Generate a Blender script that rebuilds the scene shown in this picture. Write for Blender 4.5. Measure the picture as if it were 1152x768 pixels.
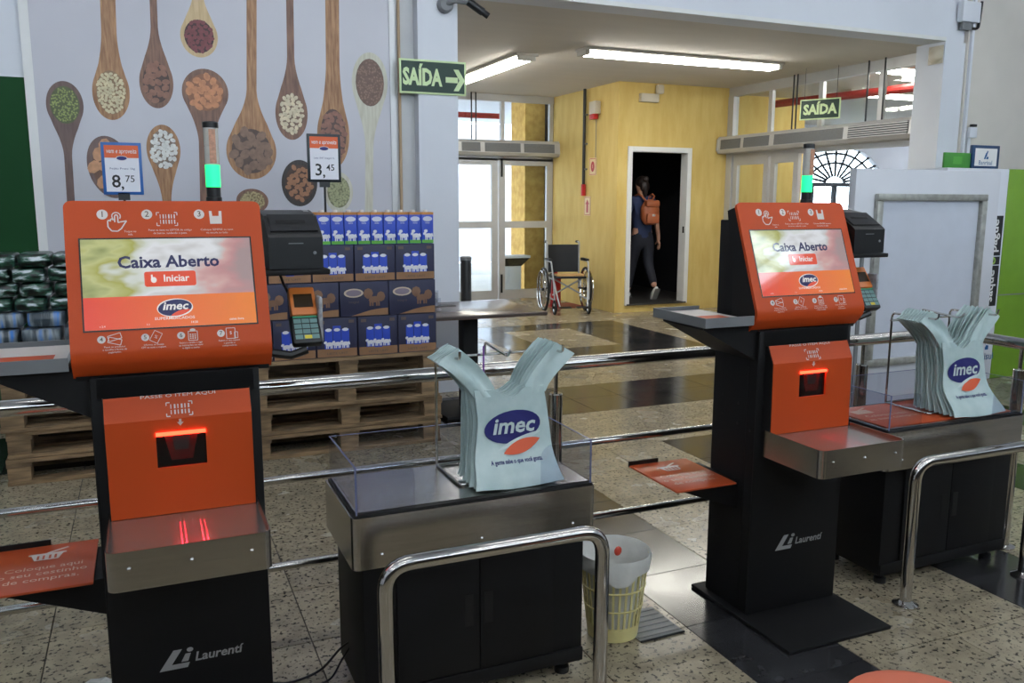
import bpy, bmesh, math, random
from mathutils import Vector, Matrix
random.seed(7)
PI = math.pi
SC = bpy.context.scene
COL = SC.collection
for _o in list(bpy.data.objects):
    bpy.data.objects.remove(_o)

# ---------------------------------------------------------------- camera
FPX, CAMH = 960.0, 1.5
def _cam_axes(yaw, pit, rol):
    cy, sy = math.cos(yaw), math.sin(yaw)
    f = Vector((sy * math.cos(pit), cy * math.cos(pit), -math.sin(pit)))
    r = Vector((cy, -sy, 0)); d = f.cross(r)
    c, s = math.cos(rol), math.sin(rol)
    return r * c + d * s, d * c - r * s, f
RX, RD, RF = _cam_axes(math.radians(23.3), math.radians(9.33), math.radians(-.16))
cam_data = bpy.data.cameras.new('camera')
cam = bpy.data.objects.new('camera', cam_data); COL.objects.link(cam)
cam_data.sensor_width = 36; cam_data.lens = 36 * FPX / 1152; cam_data.clip_end = 200
cam.matrix_world = Matrix(((RX.x, -RD.x, -RF.x, 0), (RX.y, -RD.y, -RF.y, 0), (RX.z, -RD.z, -RF.z, CAMH), (0, 0, 0, 1)))
SC.camera = cam
def ray(x, y): return RX * (x - 576) + RD * (y - 384) + RF * FPX
def onY(x, y, Y): d = ray(x, y); return Vector((0, 0, CAMH)) + d * (Y / d.y)
def onX(x, y, X): d = ray(x, y); return Vector((0, 0, CAMH)) + d * (X / d.x)
def onZ(x, y, z=0.0): d = ray(x, y); return Vector((0, 0, CAMH)) + d * ((z - CAMH) / d.z)
# ---------------------------------------------------------------- world, exposure
SKY_STRENGTH = 9.5
HALL_LAMP = 20.0
ENTRY_LAMP = 36.0
world = bpy.data.worlds.new('world'); SC.world = world; world.use_nodes = True
bg = world.node_tree.nodes['Background']
bg.inputs['Color'].default_value = (.80, .89, 1.0, 1); bg.inputs['Strength'].default_value = SKY_STRENGTH
SC.view_settings.view_transform = 'Standard'; SC.view_settings.look = 'None'
SC.view_settings.gamma = 1.0; SC.view_settings.use_curve_mapping = False
SC.view_settings.exposure = 0.0

# ---------------------------------------------------------------- materials
def lin(c):
    return tuple((v / 255 / 12.92) if v / 255 <= .04045 else ((v / 255 + .055) / 1.055) ** 2.4 for v in c) + (1.0,)
MATS = {}
def mat(name, rgb, rough=.5, metal=0.0, var=0.0, vscale=8.0, bump=0.0, bscale=60.0, rgb2=None, spec=.5, emit=None, estr=0.0, coat=0.0, stretch=(1, 1, 1), randobj=0.0, detail=4):
    if name in MATS: return MATS[name]
    m = bpy.data.materials.new(name); m.use_nodes = True; nt = m.node_tree; b = nt.nodes['Principled BSDF']
    c = lin(rgb)
    b.inputs['Base Color'].default_value = c; b.inputs['Roughness'].default_value = rough
    b.inputs['Metallic'].default_value = metal; b.inputs['Specular IOR Level'].default_value = spec
    if coat: b.inputs['Coat Weight'].default_value = coat; b.inputs['Coat Roughness'].default_value = .05
    tc = nt.nodes.new('ShaderNodeTexCoord'); mp = nt.nodes.new('ShaderNodeMapping'); mp.inputs['Scale'].default_value = stretch
    nt.links.new(tc.outputs['Object'], mp.inputs['Vector'])
    col_out = None
    n = nt.nodes.new('ShaderNodeTexNoise'); n.inputs['Scale'].default_value = vscale; n.inputs['Detail'].default_value = detail
    nt.links.new(mp.outputs['Vector'], n.inputs['Vector'])
    r = nt.nodes.new('ShaderNodeValToRGB')
    c2 = lin(rgb2) if rgb2 else tuple(v * (1 - max(var, .02)) for v in c[:3]) + (1,)
    r.color_ramp.elements[0].position = .35; r.color_ramp.elements[1].position = .65
    r.color_ramp.elements[0].color = c2; r.color_ramp.elements[1].color = c
    nt.links.new(n.outputs['Fac'], r.inputs['Fac']); col_out = r.outputs['Color']
    if randobj:
        oi = nt.nodes.new('ShaderNodeObjectInfo'); mr = nt.nodes.new('ShaderNodeMapRange')
        mr.inputs['To Min'].default_value = 1 - randobj; mr.inputs['To Max'].default_value = 1 + randobj
        nt.links.new(oi.outputs['Random'], mr.inputs['Value'])
        hs = nt.nodes.new('ShaderNodeHueSaturation'); nt.links.new(mr.outputs['Result'], hs.inputs['Value'])
        nt.links.new(col_out, hs.inputs['Color']); col_out = hs.outputs['Color']
    nt.links.new(col_out, b.inputs['Base Color'])
    if bump:
        n2 = nt.nodes.new('ShaderNodeTexNoise'); n2.inputs['Scale'].default_value = bscale; n2.inputs['Detail'].default_value = 6
        nt.links.new(mp.outputs['Vector'], n2.inputs['Vector'])
        bp = nt.nodes.new('ShaderNodeBump'); bp.inputs['Strength'].default_value = bump; bp.inputs['Distance'].default_value = .01
        nt.links.new(n2.outputs['Fac'], bp.inputs['Height']); nt.links.new(bp.outputs['Normal'], b.inputs['Normal'])
    if emit:
        b.inputs['Emission Color'].default_value = lin(emit); b.inputs['Emission Strength'].default_value = estr
    MATS[name] = m
    return m
def glass(name, tint, gloss=.06, alpha=1.0):
    """thin clear sheet: lets light straight through with a faint tint, mirrors a little more at grazing angles"""
    if name in MATS: return MATS[name]
    m = bpy.data.materials.new(name); m.use_nodes = True; nt = m.node_tree; nt.nodes.clear()
    o = nt.nodes.new('ShaderNodeOutputMaterial'); mix = nt.nodes.new('ShaderNodeMixShader')
    t = nt.nodes.new('ShaderNodeBsdfTransparent'); t.inputs['Color'].default_value = tint
    g = nt.nodes.new('ShaderNodeBsdfGlossy'); g.inputs['Roughness'].default_value = .02
    geo = nt.nodes.new('ShaderNodeNewGeometry'); dt = nt.nodes.new('ShaderNodeVectorMath'); dt.operation = 'DOT_PRODUCT'
    nt.links.new(geo.outputs['Incoming'], dt.inputs[0]); nt.links.new(geo.outputs['Normal'], dt.inputs[1])
    def mth(op, a, b=None):
        n = nt.nodes.new('ShaderNodeMath'); n.operation = op; nt.links.new(a, n.inputs[0])
        if b is not None: n.inputs[1].default_value = b
        return n.outputs[0]
    one = nt.nodes.new('ShaderNodeMath'); one.operation = 'SUBTRACT'; one.inputs[0].default_value = 1.0; nt.links.new(mth('ABSOLUTE', dt.outputs['Value']), one.inputs[1])
    fac = mth('ADD', mth('MULTIPLY', mth('POWER', one.outputs[0], 5.0), .9), gloss * .6)
    nt.links.new(fac, mix.inputs['Fac']); nt.links.new(t.outputs[0], mix.inputs[1]); nt.links.new(g.outputs[0], mix.inputs[2])
    nt.links.new(mix.outputs[0], o.inputs['Surface']); MATS[name] = m
    return m
def granite(name, base, speck, dark, rough):
    m = bpy.data.materials.new(name); m.use_nodes = True; nt = m.node_tree; b = nt.nodes['Principled BSDF']; L = nt.links
    geo = nt.nodes.new('ShaderNodeNewGeometry')
    def noise(scale, det, rgh=.5):
        n = nt.nodes.new('ShaderNodeTexNoise'); n.inputs['Scale'].default_value = scale; n.inputs['Detail'].default_value = det; n.inputs['Roughness'].default_value = rgh
        L.new(geo.outputs['Position'], n.inputs['Vector']); return n
    def ramp(n, p0, p1, c0, c1):
        r = nt.nodes.new('ShaderNodeValToRGB'); r.color_ramp.elements[0].position = p0; r.color_ramp.elements[1].position = p1
        r.color_ramp.elements[0].color = c0; r.color_ramp.elements[1].color = c1; L.new(n.outputs['Fac'], r.inputs['Fac']); return r
    r1 = ramp(noise(14, 5), .35, .65, lin(base), lin(speck))
    r2 = ramp(noise(56, 3, .6), .37, .46, (1, 1, 1, 1), (0, 0, 0, 1))
    mx = nt.nodes.new('ShaderNodeMixRGB'); L.new(r2.outputs['Color'], mx.inputs['Fac']); L.new(r1.outputs['Color'], mx.inputs['Color1']); mx.inputs['Color2'].default_value = lin(dark)
    oi = nt.nodes.new('ShaderNodeObjectInfo'); mr = nt.nodes.new('ShaderNodeMapRange'); mr.inputs['To Min'].default_value = .88; mr.inputs['To Max'].default_value = 1.1
    L.new(oi.outputs['Random'], mr.inputs['Value']); hs = nt.nodes.new('ShaderNodeHueSaturation'); L.new(mr.outputs['Result'], hs.inputs['Value'])
    L.new(mx.outputs['Color'], hs.inputs['Color']); L.new(hs.outputs['Color'], b.inputs['Base Color'])
    rr = ramp(noise(3, 4), .3, .7, (rough * .7,) * 3 + (1,), (rough * 1.4,) * 3 + (1,)); L.new(rr.outputs['Color'], b.inputs['Roughness'])
    MATS[name] = m; return m

M_steel = mat('brushed_steel', (182, 178, 172), .22, 1.0, var=.12, vscale=3, bump=.04, bscale=40, stretch=(1, 40, 40))
M_chrome = mat('polished_steel', (200, 197, 192), .10, 1.0, var=.06, vscale=5)
M_orange = mat('orange_powder_coat', (196, 74, 24), .5, var=.05, vscale=3, bump=.03, bscale=300, spec=.3)
M_black = mat('black_powder_coat', (25, 25, 26), .6, var=.12, vscale=4, bump=.05, bscale=400, spec=.25)
M_blackp = mat('black_plastic', (22, 23, 25), .42, var=.1, vscale=6)
M_dark = mat('near_black', (10, 10, 11), .6, var=.1)
M_white = mat('white_print', (226, 226, 224), .6, var=.03)
M_navy = mat('navy_print', (34, 36, 110), .5, var=.05)
M_swoosh = mat('red_orange_print', (226, 92, 48), .5, var=.05)
M_grey = mat('grey_plastic', (120, 122, 124), .5, var=.08)
M_silver = mat('silver_print', (185, 187, 190), .35, .6, var=.1)
M_wallw = mat('white_wall_paint', (216, 219, 226), .7, var=.05, vscale=1.5, bump=.05, bscale=30)
M_ceil = mat('ceiling_paint', (205, 198, 188), .8, var=.04, vscale=1.2, stretch=(1, 6, 1))
M_alu = mat('aluminium_frame', (190, 190, 190), .42, .35, var=.06, vscale=4)
M_acryl = glass('clear_acrylic', (.90, .91, .95, 1))
M_glass = glass('window_glass', (.92, .95, .95, 1))

# ---------------------------------------------------------------- mesh builder
class MB:
    def __init__(s): s.v = []; s.f = []
    def add(s, vs, fs):
        o = len(s.v); s.v += [Vector(v) for v in vs]; s.f += [tuple(i + o for i in f) for f in fs]; return s
    def box(s, x0, x1, y0, y1, z0, z1, bev=0.0, seg=2, m=None):
        if bev <= 0:
            vs = [Vector((x, y, z)) for x in (x0, x1) for y in (y0, y1) for z in (z0, z1)]
            fs = [(0, 1, 3, 2), (4, 6, 7, 5), (0, 4, 5, 1), (2, 3, 7, 6), (0, 2, 6, 4), (1, 5, 7, 3)]
        else:
            bm = bmesh.new(); bmesh.ops.create_cube(bm, size=1)
            for v in bm.verts: v.co = Vector(((x0 + x1) / 2 + v.co.x * (x1 - x0), (y0 + y1) / 2 + v.co.y * (y1 - y0), (z0 + z1) / 2 + v.co.z * (z1 - z0)))
            bmesh.ops.bevel(bm, geom=bm.edges[:], offset=bev, segments=seg, profile=.5, affect='EDGES')
            bm.verts.index_update(); vs = [v.co.copy() for v in bm.verts]; fs = [tuple(v.index for v in f.verts) for f in bm.faces]; bm.free()
        if m: vs = [m @ v for v in vs]
        return s.add(vs, fs)
    def prism(s, pts, off):
        """closed polygon pts (3D) swept by vector off"""
        n = len(pts); off = Vector(off); vs = [Vector(p) for p in pts] + [Vector(p) + off for p in pts]
        fs = [tuple(range(n))[::-1], tuple(range(n, 2 * n))] + [(i, (i + 1) % n, n + (i + 1) % n, n + i) for i in range(n)]
        return s.add(vs, fs)
    def profx(s, yz, x0, x1): return s.prism([(x0, y, z) for y, z in yz], (x1 - x0, 0, 0))
    def tube(s, path, r, n=8, closed=False, r2=None):
        P = [Vector(p) for p in path]; k = len(P); rings = []
        T = []
        for i in range(k):
            a = P[(i - 1) % k] if (closed or i) else P[i]; b = P[(i + 1) % k] if (closed or i < k - 1) else P[i]
            T.append((b - a).normalized())
        up = Vector((0, 0, 1)) if abs(T[0].z) < .9 else Vector((1, 0, 0))
        nrm = (up - T[0] * up.dot(T[0])).normalized(); o = len(s.v)
        for i in range(k):
            nrm = (nrm - T[i] * nrm.dot(T[i])).normalized(); bi = T[i].cross(nrm)
            rr = r if r2 is None else r + (r2 - r) * i / (k - 1)
            if isinstance(r, (list, tuple)): rr = r[i]
            s.v += [P[i] + (nrm * math.cos(2 * PI * j / n) + bi * math.sin(2 * PI * j / n)) * rr for j in range(n)]
        m = k if closed else k - 1
        for i in range(m):
            for j in range(n):
                a = o + i * n + j; b = o + i * n + (j + 1) % n; c = o + ((i + 1) % k) * n + (j + 1) % n; d = o + ((i + 1) % k) * n + j
                s.f.append((a, b, c, d))
        if not closed:
            s.f.append(tuple(o + j for j in range(n))[::-1]); s.f.append(tuple(o + (k - 1) * n + j for j in range(n)))
        return s
    def lathe(s, prof, n=20, c=(0, 0, 0), m=None, cap=True):
        o = len(s.v); c = Vector(c)
        for r, z in prof:
            for j in range(n):
                v = Vector((r * math.cos(2 * PI * j / n), r * math.sin(2 * PI * j / n), z)); s.v.append((m @ v if m else v) + c)
        for i in range(len(prof) - 1):
            for j in range(n): s.f.append((o + i * n + j, o + i * n + (j + 1) % n, o + (i + 1) * n + (j + 1) % n, o + (i + 1) * n + j))
        if cap:
            s.f.append(tuple(o + j for j in range(n))[::-1]); s.f.append(tuple(o + (len(prof) - 1) * n + j for j in range(n)))
        return s
    def ell(s, c, r, n=10, m=4, rot=None):
        """ellipsoid"""
        prof = []; o = len(s.v); c = Vector(c); vs = []
        for i in range(1, m):
            a = PI * i / m
            for j in range(n): vs.append(Vector((r[0] * math.sin(a) * math.cos(2 * PI * j / n), r[1] * math.sin(a) * math.sin(2 * PI * j / n), r[2] * math.cos(a))))
        vs += [Vector((0, 0, r[2])), Vector((0, 0, -r[2]))]
        s.v += [(rot @ v if rot else v) + c for v in vs]
        for i in range(m - 2):
            for j in range(n): s.f.append((o + i * n + j, o + (i + 1) * n + j, o + (i + 1) * n + (j + 1) % n, o + i * n + (j + 1) % n))
        t = o + (m - 1) * n
        for j in range(n): s.f.append((t, o + j, o + (j + 1) % n)); s.f.append((t + 1, o + (m - 2) * n + (j + 1) % n, o + (m - 2) * n + j))
        return s
    def map(s, fn): s.v = [Vector(fn(v)) for v in s.v]; return s
    def xf(s, m): s.v = [m @ v for v in s.v]; return s
    def join(s, o): return s.add(o.v, o.f)
    def mesh(s, name, m, smooth=35):
        me = bpy.data.meshes.new(name); me.from_pydata([tuple(v) for v in s.v], [], s.f); me.validate()
        bm = bmesh.new(); bm.from_mesh(me); bmesh.ops.recalc_face_normals(bm, faces=bm.faces); bm.to_mesh(me); bm.free()
        me.materials.append(m)
        if smooth:
            me.polygons.foreach_set('use_smooth', [True] * len(me.polygons)); me.set_sharp_from_angle(angle=math.radians(smooth))
        return me
    def build(s, name, m, parent=None, smooth=35, loc=None, rotz=0, **kw):
        o = bpy.data.objects.new(name, s.mesh(name, m, smooth)); COL.objects.link(o)
        if parent: o.parent = parent
        if loc is not None: o.location = loc
        if rotz: o.rotation_euler = (0, 0, rotz)
        for k, v in kw.items(): o[k] = v
        return o
def thing(name, label, category, loc=(0, 0, 0), rotz=0, group=None):
    o = bpy.data.objects.new(name, None); COL.objects.link(o); o.empty_display_size = .05
    o.location = loc; o.rotation_euler = (0, 0, rotz); o['label'] = label; o['category'] = category
    if group: o['group'] = group
    return o
def copy_tree(o, parent=None, **kw):
    c = o.copy(); COL.objects.link(c)
    if parent: c.parent = parent; c.matrix_parent_inverse = o.matrix_parent_inverse
    for k, v in kw.items(): c[k] = v
    for ch in [x for x in KIDS.get(o.name, [])] or list(o.children): copy_tree(ch, c)
    return c
KIDS = {}
def S(name, mb, m, parent=None, smooth=0, **kw):
    if parent is None: kw['kind'] = 'structure'
    return mb.build(name, m, parent, smooth, **kw)
def B(*a, **k): return MB().box(*a, **k)
ORD = ['first', 'second', 'third', 'fourth', 'fifth', 'sixth', 'seventh', 'eighth', 'ninth', 'tenth', 'eleventh', 'twelfth']

# flat print helpers -------------------------------------------------
class Frame:
    """a flat surface: origin o, right u, up v, slightly lifted along n"""
    def __init__(s, o, u=(1, 0, 0), v=(0, 0, 1), lift=.001):
        s.o = Vector(o); s.u = Vector(u).normalized(); s.w = Vector(v).normalized(); s.n = s.u.cross(s.w); s.lift = lift
    def p(s, a, b, k=1): return s.o + s.u * a + s.w * b + s.n * (s.lift * k)
def T_pts(body, size, bold=0.0, shear=0.0, align='CENTER', spacing=1.0):
    cu = bpy.data.curves.new('lettering', 'FONT'); cu.body = body; cu.size = size; cu.align_x = align; cu.align_y = 'CENTER'
    cu.offset = bold * size; cu.shear = shear; cu.resolution_u = 2; cu.space_character = spacing
    ob = bpy.data.objects.new('lettering', cu); me = bpy.data.meshes.new_from_object(ob)
    vs = [v.co.copy() for v in me.vertices]; fs = [tuple(p.vertices) for p in me.polygons]
    bpy.data.objects.remove(ob); bpy.data.curves.remove(cu); bpy.data.meshes.remove(me)
    return vs, fs
def text(mb, fr, a, b, body, size, bold=0.0, shear=0.0, align='CENTER', width=None, k=1, rot=0.0, spacing=1.0):
    vs, fs = T_pts(body, size, bold, shear, align, spacing)
    if not vs: return mb
    if width:
        w = max(v.x for v in vs) - min(v.x for v in vs); q = width / w
        vs = [Vector((v.x * q, v.y, 0)) for v in vs]
    c, sn = math.cos(rot), math.sin(rot)
    return mb.add([fr.p(a + v.x * c - v.y * sn, b + v.x * sn + v.y * c, k) for v in vs], fs)
def poly(mb, fr, pts, k=1): return mb.add([fr.p(x, y, k) for x, y in pts], [tuple(range(len(pts)))])
def rect(mb, fr, x0, x1, y0, y1, k=1): return poly(mb, fr, [(x0, y0), (x1, y0), (x1, y1), (x0, y1)], k)
def elp(mb, fr, cx, cy, rx, ry, k=1, n=24, rot=0.0):
    c, s = math.cos(rot), math.sin(rot); q = []
    for i in range(n):
        a = 2 * PI * i / n; x, y = rx * math.cos(a), ry * math.sin(a); q.append((cx + x * c - y * s, cy + x * s + y * c))
    return poly(mb, fr, q, k)
def rrect(mb, fr, x0, x1, y0, y1, r, k=1, n=5):
    q = []
    for cx, cy, a0 in ((x1 - r, y1 - r, 0), (x0 + r, y1 - r, 90), (x0 + r, y0 + r, 180), (x1 - r, y0 + r, 270)):
        for i in range(n + 1):
            a = math.radians(a0 + 90 * i / n); q.append((cx + r * math.cos(a), cy + r * math.sin(a)))
    return poly(mb, fr, q, k)
def line(mb, fr, pts, w, k=1):
    for (x0, y0), (x1, y1) in zip(pts[:-1], pts[1:]):
        dx, dy = x1 - x0, y1 - y0; l = math.hypot(dx, dy) or 1; a, b = -dy / l * w / 2, dx / l * w / 2
        poly(mb, fr, [(x0 + a, y0 + b), (x0 - a, y0 - b), (x1 - a, y1 - b), (x1 + a, y1 + b)], k)
    return mb
def leaf(mb, fr, cx, cy, w, h, rot=0, k=1):
    q = []; n = 10
    for i in range(n + 1): t = i / n; q.append((-w / 2 + w * t, h / 2 * math.sin(PI * t) ** .8))
    for i in range(1, n): t = 1 - i / n; q.append((-w / 2 + w * t, -h / 2 * math.sin(PI * t) ** .8))
    c, s = math.cos(rot), math.sin(rot)
    return poly(mb, fr, [(cx + x * c - y * s, cy + x * s + y * c) for x, y in q], k)
# ================================================================ SETTING
TP, GX, GY = .4165, 2.118, 4.45            # tile pitch and grid origin
M_tl = granite('light_granite', (172, 160, 135), (148, 137, 117), (66, 62, 55), .22)
M_td = granite('dark_granite', (52, 52, 54), (44, 44, 46), (34, 34, 36), .16)
M_grout = mat('grout', (58, 54, 48), .8, var=.1)
floor = S('floor', B(-6, 18, -8, 16, -.12, -.006), M_grout)
def is_dark(ix, iy):
    x = GX + (ix + .5) * TP; y = GY + (iy + .5) * TP
    if y < GY and (ix + 1) % 3 == 0 and -8 < ix < 12: return ix in (-1, 2, 5, 8)
    if 2 <= iy <= 3: return True
    if 3.3 < x < 5.46 and 7.36 < y < 9.46: return not (3.78 < x < 4.62 and 7.77 < y < 9.04)
    if 7 <= iy <= 11 and x > 6.3 and x < 7.5: return False
    return False
def tile_box(mb, x, y): g = .0022; return mb.box(x + g, x + TP - g, y + g, y + TP - g, -.0055, 0)
cand = []
for ix in range(-12, 16):
    for iy in range(-16, 20):
        x, y = GX + ix * TP, GY + iy * TP
        p = Vector((x + TP / 2, y + TP / 2, -CAMH)); d = p.dot(RF)
        px = 576 + FPX * p.dot(RX) / d if d > .3 else -9999; py = 384 + FPX * p.dot(RD) / d if d > .3 else -9999
        vis = d > .3 and -60 < px < 1212 and py < 830
        cand.append((d if vis else 1e6, ix, iy))
cand.sort()
tl = tile_box(MB(), 0, 0).mesh('floor_tile', M_tl, 0); td = tile_box(MB(), 0, 0).mesh('floor_tile', M_td, 0)
rl, rd = MB(), MB()
for k, (d, ix, iy) in enumerate(cand):
    x, y = GX + ix * TP, GY + iy * TP
    if k < 300 and d < 1e5:
        o = bpy.data.objects.new('floor_tile', td if is_dark(ix, iy) else tl); COL.objects.link(o); o.parent = floor; o.location = (x, y, 0)
    else: tile_box(rd if is_dark(ix, iy) else rl, x, y)
rl.build('light_floor_tiles', M_tl, floor, 0, kind='stuff'); rd.build('dark_floor_tiles', M_td, floor, 0, kind='stuff')

HY, CZ, MZ = 6.30, 3.05, 5.20             # front plane of header wall, low ceiling, high ceiling
# --- high hall shell
# high ceiling with an added unseen skylight, turned to glare on the right screen
SKA = Vector((8.02, -2.76)); e1, e2 = Vector((-.42, -.907)), Vector((-.907, .42)); SKB, SKD = SKA + e1 * 2.5, SKA + e2 * 2.5; SKC = SKB + e2 * 2.5
ch = MB(); bx0, bx1, by0, by1 = SKC.x, SKA.x, SKB.y, SKD.y
ch.box(-6, bx0, -8, HY + .3, MZ, MZ + .1).box(bx1, 11, -8, HY + .3, MZ, MZ + .1).box(bx0, bx1, -8, by0, MZ, MZ + .1).box(bx0, bx1, by1, HY + .3, MZ, MZ + .1)
for a, b, c in ((SKA, SKB, (bx1, by0)), (SKB, SKC, (bx0, by0)), (SKC, SKD, (bx0, by1)), (SKD, SKA, (bx1, by1))):
    ch.prism([(a[0], a[1], MZ), (b[0], b[1], MZ), (c[0], c[1], MZ)], (0, 0, .1))
S('ceiling_high', ch, M_wallw)
sk = MB(); q = lambda a, b, k: (*(SKA + e1 * a + e2 * b), MZ + k)
for a in (0, .36, 1.4, 2.5): sk.tube([q(a, 0, .05), q(a, 2.5, .05)], .026, 4)
for b in (0, .52, 1.5, 2.5): sk.tube([q(0, b, .05), q(2.5, b, .05)], .026, 4)
w = S('glare_skylight', sk, M_alu)
MB().prism([q(0, 0, .06), q(2.5, 0, .06), q(2.5, 2.5, .06), q(0, 2.5, .06)], (0, 0, .006)).build('pane', M_glass, w, 0)
S('wall_left', B(-6.1, -6, -8, 12, 0, MZ), M_wallw)
rw = MB(); rw.box(-6, -4, -8.1, -8, 0, MZ).box(9, 11, -8.1, -8, 0, MZ).box(-4, 9, -8.1, -8, 0, 1.2).box(-4, 9, -8.1, -8, 4.7, MZ)
S('wall_rear', rw, M_wallw)
wf = MB()
for i in range(9): x = -4 + i * 12.92 / 8; wf.box(x, x + .08, -8.08, -8.02, 1.2, 4.7)
for z in (1.2, 2.9, 4.62): wf.box(-4, 9, -8.08, -8.02, z, z + .08)
w = S('added_rear_window', wf, M_alu)  # added window band, unseen, lets daylight in from behind the camera
B(-4, 9, -8.055, -8.045, 1.2, 4.7).build('pane', M_glass, w, 0)
S('wall_right_side', B(11, 11.1, -8, HY, 0, MZ), M_wallw)
# added unseen shelving behind the camera, keeps low daylight off the checkouts
M_shop = mat('blocker_goods', (74, 66, 58), .7, var=.6, vscale=9, rgb2=(34, 32, 32)); M_shelf = mat('blocker_metal', (120, 120, 120), .5, .3, var=.1)
for yy in (-2.3, -5.0):
    sb_ = MB(); sb_.box(-5.4, 9.4, yy - .03, yy + .03, 0, 2.25)
    for z in (.1, .55, 1.0, 1.45, 1.9): sb_.box(-5.4, 9.4, yy - .45, yy + .45, z, z + .03)
    for i in range(16): x = -5.4 + i * .98; sb_.box(x, x + .04, yy - .46, yy + .46, 0, 2.25)
    ss = S('blocker_shelves', sb_, M_shelf)
    gd = MB(); rg = random.Random(5)
    for z in (.13, .58, 1.03, 1.48, 1.93):
        x = -5.3
        while x < 9.2:
            w_ = rg.uniform(.12, .3); gd.box(x, x + w_ - .015, yy - .42, yy + .42, z, z + rg.uniform(.22, .38)); x += w_
    gd.build('blocker_boxes', M_shop, ss, 0, kind='stuff')
# --- wall behind the printed panel, header beam, pillars
S('wall_back', B(-6, 2.23, 6.45, 6.6, 0, MZ), M_wallw)
S('wall_header', B(2.23, 7.55, HY, HY + .25, CZ, MZ), M_wallw)
S('wall_pillar_left', B(1.95, 2.262, HY, HY + .32, 0, MZ), M_wallw)
S('wall_recess', B(1.80, 1.95, HY + .1, HY + .3, 0, MZ), mat('recess_shade_white', (196, 197, 198), .7, var=.05))  # shading of the recess put into a greyer wall colour
S('wall_pillar_right', B(7.30, 7.58, HY, HY + .34, 0, CZ), M_wallw)
wr = S('wall_right', B(7.581, 11, HY - .02, HY + .25, 0, MZ), mat('worn_white_paint', (212, 206, 197), .75, var=.10, vscale=1.1, bump=.1, bscale=12, rgb2=(198, 193, 184)))
S('trim_1', B(2.262, 7.3, HY - .008, HY, CZ, CZ + .035), mat('beam_edge_paint', (222, 222, 220), .55, var=.04))
# conduit on the recess and down the right wall
MB().tube([(1.83, HY + .085, 0), (1.83, HY + .085, MZ)], .012).build('trim_2', mat('brown_conduit', (176, 150, 120), .6), None, 35, kind='structure')
cd = MB(); cd.box(7.60, 7.63, HY - .05, HY - .021, 0, MZ); cd.box(7.66, 7.70, HY - .05, HY - .021, 0, 2.2)
S('trim_3', cd, M_wallw)
# --- green lower wall at far left
M_green = mat('dark_green_paint', (24, 70, 36), .7, var=.08, vscale=2, spec=.2)
S('wall_green_panel', B(-6, -.63, 6.41, 6.45, 0, 2.27), M_green)
S('trim_4', B(-.63, -.575, 6.40, 6.45, 0, MZ), M_white)

# --- low ceilinged entrance
M_yel = mat('yellow_plaster', (210, 184, 112), .8, var=.10, vscale=3, bump=.35, bscale=35, stretch=(3, 3, .7), rgb2=(200, 170, 96))
S('ceiling', B(1.9, 20, HY + .25, 12.15, CZ, CZ + .1), M_ceil)
DY, DX0, DX1, DZ0, DZ1 = 10.05, 6.05, 6.95, .115, 2.17     # dark doorway
yw = MB()
yw.box(5.844, DX0, DY, DY + .12, 0, CZ).box(DX1, 7.6, DY, DY + .12, 0, CZ).box(DX0, DX1, DY, DY + .12, DZ1, CZ).box(DX0, DX1, DY, DY + .12, 0, DZ0 - .02)
S('wall_yellow_front', yw, M_yel)
S('wall_yellow_side', B(5.844, 5.96, DY + .12, 12.0, 0, CZ), M_yel)
M_room = mat('unlit_room_dark', (26, 27, 34), .8, var=.1)  # darkness of the unlit room put into the wall and ceiling colour
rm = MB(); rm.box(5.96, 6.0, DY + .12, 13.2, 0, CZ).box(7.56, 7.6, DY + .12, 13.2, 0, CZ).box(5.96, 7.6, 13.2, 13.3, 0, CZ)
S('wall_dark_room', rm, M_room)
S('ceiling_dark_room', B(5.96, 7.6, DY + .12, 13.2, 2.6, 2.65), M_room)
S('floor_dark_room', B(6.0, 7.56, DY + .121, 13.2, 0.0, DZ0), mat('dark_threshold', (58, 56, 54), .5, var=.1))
S('trim_9', B(DX0 - .03, DX1 + .03, DY - .035, DY + .12, DZ0 - .02, DZ0), MATS['dark_threshold'])
M_dfr = mat('white_door_frame', (222, 222, 220), .5, var=.03)
fr_ = MB()
for x0, x1 in ((DX0 - .055, DX0 + .012), (DX1 - .012, DX1 + .055)): fr_.box(x0, x1, DY - .025, DY + .14, DZ0 - .02, DZ1 + .055, .004)
fr_.box(DX0 + .012, DX1 - .012, DY - .025, DY + .14, DZ1 - .012, DZ1 + .055)
d = S('door_1', fr_, M_dfr)
B(DX1 - .015, DX1 - .010, DY + .01, DY + .05, 1.07, 1.16).build('strike_plate', M_dark, d, 0)
# --- glass entrance doors at the far left (Y = 12)
GYD = 12.0
def leaf_door(name, x0, x1, z1=2.13, handle=None):
    f = MB(); w = .10
    f.box(x0, x0 + w, GYD, GYD + .05, .02, z1).box(x1 - w, x1, GYD, GYD + .05, .02, z1)
    f.box(x0 + w, x1 - w, GYD, GYD + .05, .02, .16).box(x0 + w, x1 - w, GYD, GYD + .05, z1 - .1, z1).box(x0 + w, x1 - w, GYD, GYD + .05, 1.10, 1.20)
    d = S(name, f, M_alu)
    B(x0 + w, x1 - w, GYD + .02, GYD + .028, .16, 1.10).build('pane', M_glass, d, 0)
    B(x0 + w, x1 - w, GYD + .02, GYD + .028, 1.20, z1 - .1).build('pane', M_glass, d, 0)
    if handle:
        B(handle - .012, handle + .012, GYD - .02, GYD, 1.86, 2.12).build('bolt', M_black, d, 0)
        B(handle - .012, handle + .012, GYD - .02, GYD, .12, .40).build('bolt', M_black, d, 0)
    return d
leaf_door('door_2', 4.02, 4.93); leaf_door('door_3', 4.95, 5.84, handle=4.99); leaf_door('door_4', 3.1, 4.0)
tf = MB()
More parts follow.
